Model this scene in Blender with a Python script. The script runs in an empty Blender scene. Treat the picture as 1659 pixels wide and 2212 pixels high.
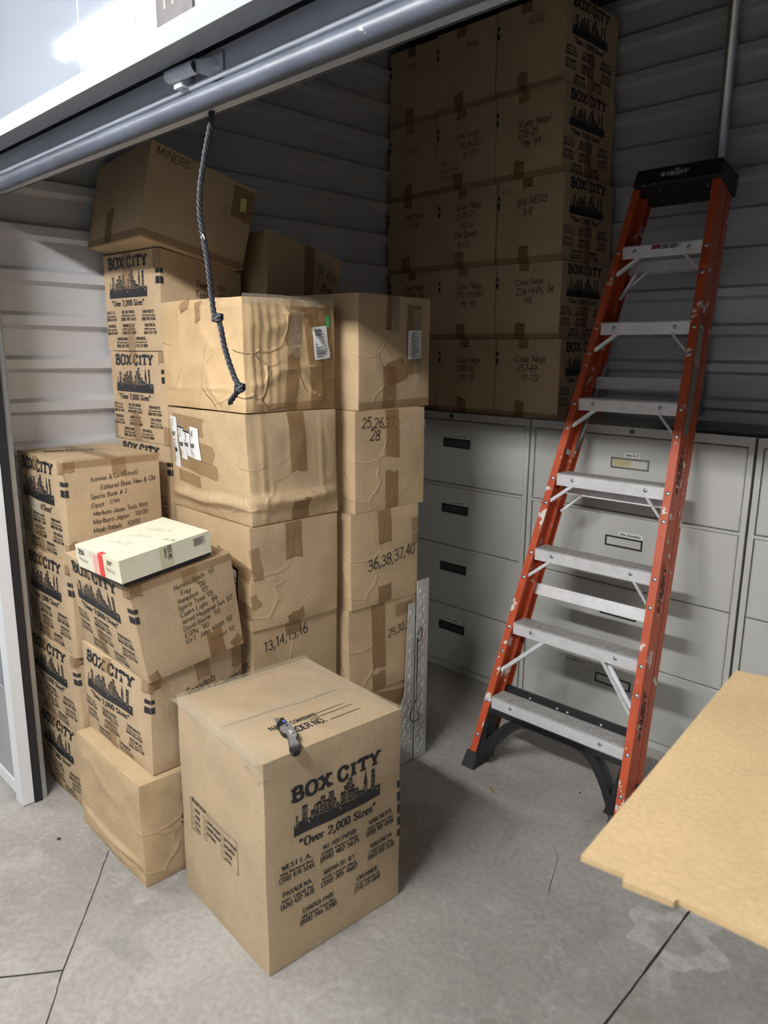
import bpy, math, random
from mathutils import Vector, Matrix, noise
random.seed(7)
C = bpy.context.scene.collection
S = bpy.context.scene
V = Vector
PI = math.pi

# ------------------------------------------------------------------ camera
def cam_axes(pitch, roll, yaw):
    cy, sy, cp, sp, cr, sr = math.cos(yaw), math.sin(yaw), math.cos(pitch), math.sin(pitch), math.cos(roll), math.sin(roll)
    fw = V((sy*cp, cy*cp, sp)); rt = V((cy, -sy, 0)); up = rt.cross(fw)
    return cr*rt + sr*up, -sr*rt + cr*up, fw
cd = bpy.data.cameras.new('camera'); cam = bpy.data.objects.new('camera', cd); C.objects.link(cam); S.camera = cam
rt_, up_, fw_ = cam_axes(-0.214551851, 0.00877805, -0.78013075)
cam.matrix_world = Matrix(((rt_.x, up_.x, -fw_.x, 0), (rt_.y, up_.y, -fw_.y, 0), (rt_.z, up_.z, -fw_.z, 1.6), (0, 0, 0, 1)))
cd.sensor_fit = 'VERTICAL'; cd.sensor_height = 24.0; cd.lens = 1608.57/2212*24
cd.clip_start = 0.02; cd.clip_end = 60
cd.dof.use_dof = True; cd.dof.focus_distance = 2.3; cd.dof.aperture_fstop = 4.6

# ------------------------------------------------------------------ world, lights, exposure
w = bpy.data.worlds.new('world'); S.world = w; w.use_nodes = True
w.node_tree.nodes['Background'].inputs[0].default_value = (0.75, 0.85, 1.0, 1)
w.node_tree.nodes['Background'].inputs[1].default_value = 0.012
LIGHT_Y, LIGHT_Z = -0.63, 2.72
# x, radiance of the tubes, y : the fluorescent tubes themselves are the light sources
LAMPS = [(-1.2, 250.0, -.63), (-4.6, 150.0, -.63), (2.2, 150.0, -.63), (-2.6, 14.0, .12)]
vs = S.view_settings
vs.view_transform = 'Standard'; vs.look = 'None'; vs.exposure = 0.35; vs.gamma = 1.0; vs.use_curve_mapping = False

# ------------------------------------------------------------------ helpers
def lin(c):
    return tuple(((x/12.92) if x <= 0.04045 else ((x+0.055)/1.055)**2.4) for x in c)
def srgb(r, g, b): return lin((r/255, g/255, b/255))
def mat(name, col, rough=0.6, metal=0.0, var=0.0, vscale=8.0, bump=0.0, bscale=60.0, col2=None, mask=None, alpha=1.0, coat=0.0, stretch=None, emit=None, spec=0.5):
    m = bpy.data.materials.new(name); m.use_nodes = True; nt = m.node_tree; N = nt.nodes; L = nt.links
    b = N['Principled BSDF']; b.inputs['Roughness'].default_value = rough; b.inputs['Metallic'].default_value = metal
    b.inputs['Base Color'].default_value = (*col, 1); b.inputs['Specular IOR Level'].default_value = spec
    if alpha < 1: b.inputs['Alpha'].default_value = alpha
    if coat: b.inputs['Coat Weight'].default_value = coat; b.inputs['Coat Roughness'].default_value = 0.15
    if emit: b.inputs['Emission Color'].default_value = (*col, 1); b.inputs['Emission Strength'].default_value = emit
    tc = N.new('ShaderNodeTexCoord'); co = tc.outputs['Object']
    if stretch:
        mp = N.new('ShaderNodeMapping'); mp.inputs['Scale'].default_value = stretch; L.new(co, mp.inputs[0]); co = mp.outputs[0]
    last = None
    if var:
        n = N.new('ShaderNodeTexNoise'); n.inputs['Scale'].default_value = vscale; n.inputs['Detail'].default_value = 6; n.inputs['Roughness'].default_value = 0.6; L.new(co, n.inputs[0])
        mr = N.new('ShaderNodeMapRange'); mr.inputs[1].default_value = 0.3; mr.inputs[2].default_value = 0.7; mr.inputs[3].default_value = 1-var; mr.inputs[4].default_value = 1+var; L.new(n.outputs[0], mr.inputs[0])
        mx = N.new('ShaderNodeMix'); mx.data_type = 'RGBA'; mx.blend_type = 'MULTIPLY'; mx.inputs[0].default_value = 1; mx.inputs[6].default_value = (*col, 1); L.new(mr.outputs[0], mx.inputs[7])
        last = mx.outputs[2]
    if col2 and mask:      # wear: second colour where a noise passes a threshold
        sc, lo, hi = mask
        n2 = N.new('ShaderNodeTexNoise'); n2.inputs['Scale'].default_value = sc; n2.inputs['Detail'].default_value = 8; n2.inputs['Roughness'].default_value = 0.65; L.new(co, n2.inputs[0])
        r2 = N.new('ShaderNodeMapRange'); r2.inputs[1].default_value = lo; r2.inputs[2].default_value = hi; L.new(n2.outputs[0], r2.inputs[0])
        m2 = N.new('ShaderNodeMix'); m2.data_type = 'RGBA'; L.new(r2.outputs[0], m2.inputs[0])
        if last: L.new(last, m2.inputs[6])
        else: m2.inputs[6].default_value = (*col, 1)
        m2.inputs[7].default_value = (*col2, 1); last = m2.outputs[2]
    if last: L.new(last, b.inputs['Base Color'])
    if bump:
        n3 = N.new('ShaderNodeTexNoise'); n3.inputs['Scale'].default_value = bscale; n3.inputs['Detail'].default_value = 5; L.new(co, n3.inputs[0])
        bp = N.new('ShaderNodeBump'); bp.inputs['Strength'].default_value = bump; bp.inputs['Distance'].default_value = 0.01; L.new(n3.outputs[0], bp.inputs['Height']); L.new(bp.outputs[0], b.inputs['Normal'])
    return m

def cardboard(name, col, fleck=0.0, flute=0.25, crease=0.3):
    m = mat(name, col, 0.78, 0, 0.10, 5.0, spec=0.25)
    nt = m.node_tree; N = nt.nodes; L = nt.links; b = N['Principled BSDF']; tc = [n for n in N if n.type == 'TEX_COORD'][0]
    base = b.inputs['Base Color'].links[0].from_socket
    # fine paper fibre
    f = N.new('ShaderNodeTexNoise'); f.inputs['Scale'].default_value = 170; f.inputs['Detail'].default_value = 3; L.new(tc.outputs['Object'], f.inputs[0])
    fr = N.new('ShaderNodeMapRange'); fr.inputs[1].default_value = 0.3; fr.inputs[2].default_value = 0.7; fr.inputs[3].default_value = 0.93; fr.inputs[4].default_value = 1.06; L.new(f.outputs[0], fr.inputs[0])
    mx = N.new('ShaderNodeMix'); mx.data_type = 'RGBA'; mx.blend_type = 'MULTIPLY'; mx.inputs[0].default_value = 1; L.new(base, mx.inputs[6]); L.new(fr.outputs[0], mx.inputs[7]); out = mx.outputs[2]
    # scuffs, pale rubbed streaks
    s = N.new('ShaderNodeTexNoise'); s.inputs['Scale'].default_value = 14; s.inputs['Detail'].default_value = 9; s.inputs['Roughness'].default_value = 0.7; s.inputs['Distortion'].default_value = 0.6; L.new(tc.outputs['Object'], s.inputs[0])
    sr = N.new('ShaderNodeMapRange'); sr.inputs[1].default_value = 0.60; sr.inputs[2].default_value = 0.74; sr.inputs[4].default_value = 0.35; L.new(s.outputs[0], sr.inputs[0])
    m2 = N.new('ShaderNodeMix'); m2.data_type = 'RGBA'; L.new(sr.outputs[0], m2.inputs[0]); L.new(out, m2.inputs[6]); m2.inputs[7].default_value = (*[min(1, c*1.35+.03) for c in col], 1); out = m2.outputs[2]
    if fleck:
        v = N.new('ShaderNodeTexVoronoi'); v.inputs['Scale'].default_value = 42; L.new(tc.outputs['Object'], v.inputs[0])
        vr = N.new('ShaderNodeMapRange'); vr.inputs[1].default_value = 0.12; vr.inputs[2].default_value = 0.05; vr.inputs[4].default_value = fleck; L.new(v.outputs['Distance'], vr.inputs[0])
        k = N.new('ShaderNodeTexNoise'); k.inputs['Scale'].default_value = 5; L.new(tc.outputs['Object'], k.inputs[0])
        kr = N.new('ShaderNodeMapRange'); kr.inputs[1].default_value = 0.5; kr.inputs[2].default_value = 0.6; L.new(k.outputs[0], kr.inputs[0])
        mu = N.new('ShaderNodeMath'); mu.operation = 'MULTIPLY'; L.new(vr.outputs[0], mu.inputs[0]); L.new(kr.outputs[0], mu.inputs[1])
        m3 = N.new('ShaderNodeMix'); m3.data_type = 'RGBA'; L.new(mu.outputs[0], m3.inputs[0]); L.new(out, m3.inputs[6]); m3.inputs[7].default_value = (0.75, 0.66, 0.5, 1); out = m3.outputs[2]
    L.new(out, b.inputs['Base Color'])
    # bump: vertical flutes + broad wrinkles + sharp ridged creases
    g = N.new('ShaderNodeTexNoise'); g.inputs['Scale'].default_value = 1.0; g.inputs['Detail'].default_value = 1
    mp = N.new('ShaderNodeMapping'); mp.inputs['Scale'].default_value = (150, 150, 4); L.new(tc.outputs['Object'], mp.inputs[0]); L.new(mp.outputs[0], g.inputs[0])
    h = N.new('ShaderNodeTexNoise'); h.noise_type = 'RIDGED_MULTIFRACTAL'; h.inputs['Scale'].default_value = 5.5; h.inputs['Detail'].default_value = 2; h.inputs['Distortion'].default_value = 0.5; L.new(tc.outputs['Object'], h.inputs[0])
    if crease > .25:      # angular fold creases
        wn = N.new('ShaderNodeTexNoise'); wn.inputs['Scale'].default_value = 3.5; wn.inputs['Detail'].default_value = 3; L.new(tc.outputs['Object'], wn.inputs[0])
        wa = N.new('ShaderNodeVectorMath'); wa.operation = 'MULTIPLY_ADD'; L.new(wn.outputs['Color'], wa.inputs[0]); wa.inputs[1].default_value = (.25, .25, .25); L.new(tc.outputs['Object'], wa.inputs[2])
        vo = N.new('ShaderNodeTexVoronoi'); vo.feature = 'DISTANCE_TO_EDGE'; vo.inputs['Scale'].default_value = 6.5; L.new(wa.outputs[0], vo.inputs[0])
        vm = N.new('ShaderNodeMapRange'); vm.interpolation_type = 'SMOOTHSTEP'; vm.inputs[1].default_value = 0.0; vm.inputs[2].default_value = 0.05; vm.inputs[3].default_value = 1; vm.inputs[4].default_value = 0; L.new(vo.outputs['Distance'], vm.inputs[0])
        km = N.new('ShaderNodeTexNoise'); km.inputs['Scale'].default_value = 4.2; L.new(tc.outputs['Object'], km.inputs[0])
        kr2 = N.new('ShaderNodeMapRange'); kr2.inputs[1].default_value = 0.48; kr2.inputs[2].default_value = 0.62; L.new(km.outputs[0], kr2.inputs[0])
        vx = N.new('ShaderNodeMath'); vx.operation = 'MULTIPLY'; L.new(vm.outputs[0], vx.inputs[0]); L.new(kr2.outputs[0], vx.inputs[1])
        b3 = N.new('ShaderNodeBump'); b3.inputs['Strength'].default_value = min(1, crease*1.1); b3.inputs['Distance'].default_value = 0.005; L.new(vx.outputs[0], b3.inputs['Height'])
    b1 = N.new('ShaderNodeBump'); b1.inputs['Strength'].default_value = flute; b1.inputs['Distance'].default_value = 0.0015; L.new(g.outputs[0], b1.inputs['Height'])
    if crease > .25: L.new(b3.outputs[0], b1.inputs['Normal'])
    b2 = N.new('ShaderNodeBump'); b2.inputs['Strength'].default_value = crease; b2.inputs['Distance'].default_value = 0.006; L.new(h.outputs[0], b2.inputs['Height']); L.new(b1.outputs[0], b2.inputs['Normal'])
    L.new(b2.outputs[0], b.inputs['Normal'])
    return m

CB = cardboard('kraft_cardboard', (0.48, 0.355, 0.225), crease=0.22)
CBG = cardboard('worn_grey_kraft_cardboard', (0.46, 0.35, 0.225), fleck=0.8, crease=0.2)
CBO = cardboard('amber_kraft_cardboard', (0.55, 0.385, 0.215), crease=1.0)
CBT = cardboard('tan_kraft_cardboard', (0.48, 0.35, 0.21), crease=0.3)
CBL = cardboard('pale_kraft_cardboard', (0.50, 0.36, 0.195), flute=0.5, crease=0.12)
INK = mat('black_print_ink', srgb(34, 34, 38), 0.55)
MARK = mat('black_marker_ink', srgb(30, 28, 28), 0.5)
FAINT = mat('faded_marker_ink', srgb(84, 68, 50), 0.6)
SEAM = mat('dark_carton_seam', srgb(48, 36, 24), 0.9)
TAPE = mat('brown_packing_tape', (0.30, 0.17, 0.07), 0.22, alpha=0.38, bump=0.5, bscale=28)
TAPED = mat('dark_brown_packing_tape', (0.27, 0.145, 0.05), 0.2, alpha=0.52, bump=0.7, bscale=30)
CLEAR = mat('clear_packing_tape', (0.75, 0.66, 0.5), 0.12, alpha=0.25, bump=0.8, bscale=40)
PAPER = mat('white_paper', (0.72, 0.73, 0.72), 0.7)
CREAM = mat('cream_box_paper', (0.76, 0.73, 0.58), 0.42, var=0.04, vscale=6, col2=(0.62, 0.52, 0.33), mask=(3.5, 0.52, 0.85))
BLACKP = mat('black_plastic', (0.012, 0.013, 0.016), 0.38, bump=0.1)
BLACKR = mat('black_rubber', (0.02, 0.021, 0.024), 0.55, bump=0.15)
RED = mat('red_sticker', (0.72, 0.06, 0.05), 0.4)
PINK = mat('pink_sticker', (0.72, 0.42, 0.36), 0.5)
YEL = mat('yellow_sticker', (0.62, 0.56, 0.2), 0.5)
GREEN = mat('green_sticker', (0.06, 0.42, 0.12), 0.5)
STEEL = mat('galvanised_steel', (0.50, 0.52, 0.55), 0.34, 0.85, var=0.08, vscale=20)
DARKST = mat('dark_galvanised_steel', (0.12, 0.13, 0.15), 0.4, 0.7, var=0.15, vscale=30, bump=0.2)
DARKC = mat('dark_unit_ceiling', (0.05, 0.05, 0.055), 0.8)
RIB = mat('galvanised_wall_sheet', (0.57, 0.585, 0.62), 0.42, 0.30, var=0.05, vscale=3, stretch=(1, 1, 6))
WHITEW = mat('glossy_white_wall_panel', (0.215, 0.24, 0.285), 0.07, var=0.03, vscale=1.5, bump=0.04, bscale=1.2, spec=0.35)
WHITET = mat('white_painted_trim', (0.74, 0.76, 0.79), 0.35)
HTRIM = mat('white_trim_darkened_for_glare', (0.20, 0.222, 0.255), 0.35)  # white trim, colour darkened to offset the strong lamp light on it
ZINC = mat('flare_lightened_zinc', (0.56, 0.60, 0.68), 0.45, 0.25, var=.06, vscale=10)  # galvanised door metal, lens flare put into its lighter bluish base colour
WHITEM = mat('white_matt_wall', (0.74, 0.75, 0.76), 0.75)
CORR = mat('slate_corridor_wall', (0.13, 0.14, 0.155), 0.7)
CORC = mat('grey_corridor_ceiling', (0.22, 0.23, 0.24), 0.8)
GREYP = mat('grey_kick_panel', (0.33, 0.34, 0.35), 0.5, var=0.08)
CAB = mat('putty_grey_enamel', (0.50, 0.505, 0.48), 0.36, var=0.03, vscale=2, col2=(0.15, 0.15, 0.15), mask=(38, 0.745, 0.78))
CABD = mat('dark_drawer_gap', (0.02, 0.02, 0.022), 0.7)
ORANGE = mat('orange_fibreglass', (0.50, 0.082, 0.028), 0.42, var=0.10, vscale=12, bump=0.12, bscale=200, col2=(0.72, 0.68, 0.63), mask=(15, 0.60, 0.625))
ALU = mat('ladder_aluminium', (0.78, 0.79, 0.82), 0.40, 0.25, var=0.08, vscale=25, bump=0.1, bscale=60, col2=(0.80, 0.80, 0.80), mask=(26, 0.62, 0.66))
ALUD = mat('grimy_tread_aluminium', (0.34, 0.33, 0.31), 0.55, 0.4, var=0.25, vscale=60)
CAPM = mat('black_cap_with_paint_specks', (0.014, 0.015, 0.02), 0.45, bump=0.1, col2=(0.62, 0.62, 0.62), mask=(30, 0.64, 0.655))
ROPE = mat('black_twisted_rope', (0.014, 0.017, 0.024), 0.55)
LITE = mat('light_grey_lettering', (0.5, 0.52, 0.55), 0.5)

def diamond_mat():
    m = mat('diamond_plate_aluminium', (0.58, 0.60, 0.57), 0.35, 0.5, var=0.2, vscale=9); return m
DIA = diamond_mat()

def concrete():
    m = bpy.data.materials.new('polished_concrete'); m.use_nodes = True; nt = m.node_tree; N = nt.nodes; L = nt.links; b = N['Principled BSDF']
    b.inputs['Roughness'].default_value = 0.55; b.inputs['Specular IOR Level'].default_value = 0.35
    tc = N.new('ShaderNodeTexCoord'); co = tc.outputs['Object']
    def nz(sc, det=6, ro=0.6, dist=0.0, typ=None):
        n = N.new('ShaderNodeTexNoise'); n.inputs['Scale'].default_value = sc; n.inputs['Detail'].default_value = det; n.inputs['Roughness'].default_value = ro; n.inputs['Distortion'].default_value = dist; L.new(co, n.inputs[0]); return n.outputs[0]
    def mr(s, a, b_, c=0.0, d=1.0):
        r = N.new('ShaderNodeMapRange'); r.inputs[1].default_value = a; r.inputs[2].default_value = b_; r.inputs[3].default_value = c; r.inputs[4].default_value = d; L.new(s, r.inputs[0]); return r.outputs[0]
    def mix(f, a, b_, typ='MIX'):
        x = N.new('ShaderNodeMix'); x.data_type = 'RGBA'; x.blend_type = typ
        if isinstance(f, float): x.inputs[0].default_value = f
        else: L.new(f, x.inputs[0])
        for i, s in ((6, a), (7, b_)):
            if isinstance(s, tuple): x.inputs[i].default_value = (*s, 1)
            else: L.new(s, x.inputs[i])
        return x.outputs[2]
    def math_(op, a, b_):
        x = N.new('ShaderNodeMath'); x.operation = op
        for i, s in ((0, a), (1, b_)):
            if isinstance(s, float): x.inputs[i].default_value = s
            else: L.new(s, x.inputs[i])
        return x.outputs[0]
    c = mix(mr(nz(1.3, 7, 0.55, 0.4), 0.35, 0.68), (0.27, 0.258, 0.242), (0.42, 0.402, 0.372))
    c = mix(mr(nz(7, 6, 0.7, 1.2), 0.52, 0.68, 0, 0.55), c, (0.44, 0.43, 0.41))
    c = mix(mr(nz(4.5, 5, 0.6, 0.8), 0.30, 0.44, 0.5, 0), c, (0.20, 0.20, 0.182))
    c = mix(1.0, c, mr(nz(55, 4, 0.6), 0.3, 0.7, 0.86, 1.12), 'MULTIPLY')
    # little pale chips
    v = N.new('ShaderNodeTexVoronoi'); v.inputs['Scale'].default_value = 30; L.new(co, v.inputs[0])
    c = mix(math_('MULTIPLY', mr(v.outputs['Distance'], 0.30, 0.16, 0, 0.55), mr(nz(2.2, 3), 0.50, 0.62)), c, (0.43, 0.42, 0.395))
    v2 = N.new('ShaderNodeTexVoronoi'); v2.inputs['Scale'].default_value = 11; L.new(co, v2.inputs[0])
    c = mix(mr(v2.outputs['Distance'], 0.035, 0.015, 0, 0.75), c, (0.10, 0.09, 0.08))
    # chalky residue of a lifted floor plate, a ragged ring on the slab
    sx = N.new('ShaderNodeVectorMath'); sx.operation = 'DISTANCE'
    wv = N.new('ShaderNodeTexNoise'); wv.inputs['Scale'].default_value = 9; wv.inputs['Detail'].default_value = 5; L.new(co, wv.inputs[0])
    def ring(cx, cy, r0, r1, a):
        d = N.new('ShaderNodeVectorMath'); d.operation = 'DISTANCE'; L.new(co, d.inputs[0]); d.inputs[1].default_value = (cx, cy, 0)
        dd = math_('ADD', d.outputs['Value'], mr(wv.outputs[0], 0.3, 0.7, -0.045, 0.045))
        inner = mr(dd, r0, r0+0.03); outer = mr(dd, r1, r1-0.012)
        return math_('MULTIPLY', math_('MULTIPLY', inner, outer), math_('MULTIPLY', mr(nz(28, 6, 0.7), 0.38, 0.62, 0.3, 1.0), a))
    c = mix(ring(-0.67, 1.86, 0.045, 0.125, 1.0), c, (0.55, 0.55, 0.54))
    c = mix(ring(-0.62, 1.68, 0.0, 0.05, 0.6), c, (0.55, 0.55, 0.54))
    L.new(c, b.inputs['Base Color'])
    bp = N.new('ShaderNodeBump'); bp.inputs['Strength'].default_value = 0.25; bp.inputs['Distance'].default_value = 0.004; L.new(nz(22, 8, 0.65, 0.6), bp.inputs['Height']); L.new(bp.outputs[0], b.inputs['Normal'])
    return m
CONC = concrete()

# ------------------------------------------------------------------ mesh building
class MB:
    def __init__(s): s.v = []; s.f = []; s.m = []; s.sm = []
    def add(s, vs_, fs, mi=0, smooth=False):
        o = len(s.v); s.v += [tuple(p) for p in vs_]; s.f += [tuple(i+o for i in f) for f in fs]; s.m += [mi]*len(fs); s.sm += [smooth]*len(fs)
    def quad(s, a, b, c, d, mi=0): s.add([a, b, c, d], [(0, 1, 2, 3)], mi)
    def hexa(s, p, mi=0):   # p: 4 bottom ccw + 4 top ccw
        s.add(p, [(3, 2, 1, 0), (4, 5, 6, 7), (0, 1, 5, 4), (1, 2, 6, 5), (2, 3, 7, 6), (3, 0, 4, 7)], mi)
    def box(s, x0, x1, y0, y1, z0, z1, mi=0):
        s.hexa([(x0, y0, z0), (x1, y0, z0), (x1, y1, z0), (x0, y1, z0), (x0, y0, z1), (x1, y0, z1), (x1, y1, z1), (x0, y1, z1)], mi)
    def obox(s, o, ax, ay, az, mi=0):   # corner o, edge vectors
        o, ax, ay, az = map(V, (o, ax, ay, az))
        s.hexa([o, o+ax, o+ax+ay, o+ay, o+az, o+ax+az, o+ax+ay+az, o+ay+az], mi)
    def prism(s, pts, d, mi=0):
        n = len(pts); pts = [V(p) for p in pts]; d = V(d)
        s.add(pts+[p+d for p in pts], [tuple(range(n))[::-1], tuple(range(n, 2*n))]+[(i, (i+1) % n, (i+1) % n+n, i+n) for i in range(n)], mi)
    def tube(s, path, r, seg=10, mi=0, caps=True, hollow=False):
        path = [V(p) for p in path]; n = len(path); rs = r if isinstance(r, (list, tuple)) else [r]*n
        up = V((0, 0, 1)); vs_ = []; prev = None
        for i, p in enumerate(path):
            t = (path[min(i+1, n-1)]-path[max(i-1, 0)]).normalized()
            if prev is None:
                a = t.cross(up); a = t.cross(V((1, 0, 0))) if a.length < 0.1 else a; a.normalize()
            else: a = (prev - t*prev.dot(t)).normalized()
            prev = a; b = t.cross(a)
            for k in range(seg):
                q = 2*PI*k/seg; vs_.append(p + (a*math.cos(q)+b*math.sin(q))*rs[i])
        fs = [(i*seg+k, i*seg+(k+1) % seg, (i+1)*seg+(k+1) % seg, (i+1)*seg+k) for i in range(n-1) for k in range(seg)]
        s.add(vs_, fs, mi, True)
        if caps:
            o = len(s.v)-len(vs_); s.f += [tuple(o+k for k in range(seg)), tuple(o+(n-1)*seg+k for k in reversed(range(seg)))]; s.m += [mi, mi]; s.sm += [False, False]
    def dome(s, c, n, r, h, mi=0, seg=10):
        c, n = V(c), V(n).normalized(); a = n.orthogonal().normalized(); b = n.cross(a); vs_ = []
        for j in range(3):
            q = j/3*PI/2
            for k in range(seg): t = 2*PI*k/seg; vs_.append(c+(a*math.cos(t)+b*math.sin(t))*r*math.cos(q)+n*h*math.sin(q))
        vs_.append(c+n*h)
        fs = [(j*seg+k, j*seg+(k+1) % seg, (j+1)*seg+(k+1) % seg, (j+1)*seg+k) for j in range(2) for k in range(seg)]+[(2*seg+k, 2*seg+(k+1) % seg, 3*seg) for k in range(seg)]
        s.add(vs_, fs, mi, True)
    def build(s, name, mats, parent=None, loc=None):
        me = bpy.data.meshes.new(name); o = bpy.data.objects.new(name, me); C.objects.link(o)
        base = V(loc) if loc is not None else (V(parent['_b']) if parent is not None and '_b' in parent else V((0, 0, 0)))
        me.from_pydata([tuple(V(p)-base) for p in s.v], [], s.f)
        for m in (mats if isinstance(mats, (list, tuple)) else [mats]): me.materials.append(m)
        me.polygons.foreach_set('material_index', s.m); me.polygons.foreach_set('use_smooth', s.sm); me.update()
        if parent is not None:
            o.parent = parent; o['_b'] = tuple(base)
        else: o.location = base; o['_b'] = tuple(base)
        return o
def tag(o, label, cat, group=None):
    o['label'] = label; o['category'] = cat
    if group: o['group'] = group
    return o
def thing(name, label, cat, loc, group=None):
    o = bpy.data.objects.new(name, None); C.objects.link(o); o.location = loc; o.empty_display_size = 0.05; o['_b'] = tuple(loc)
    return tag(o, label, cat, group)
def struct(o): o['kind'] = 'structure'; return o

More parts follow.
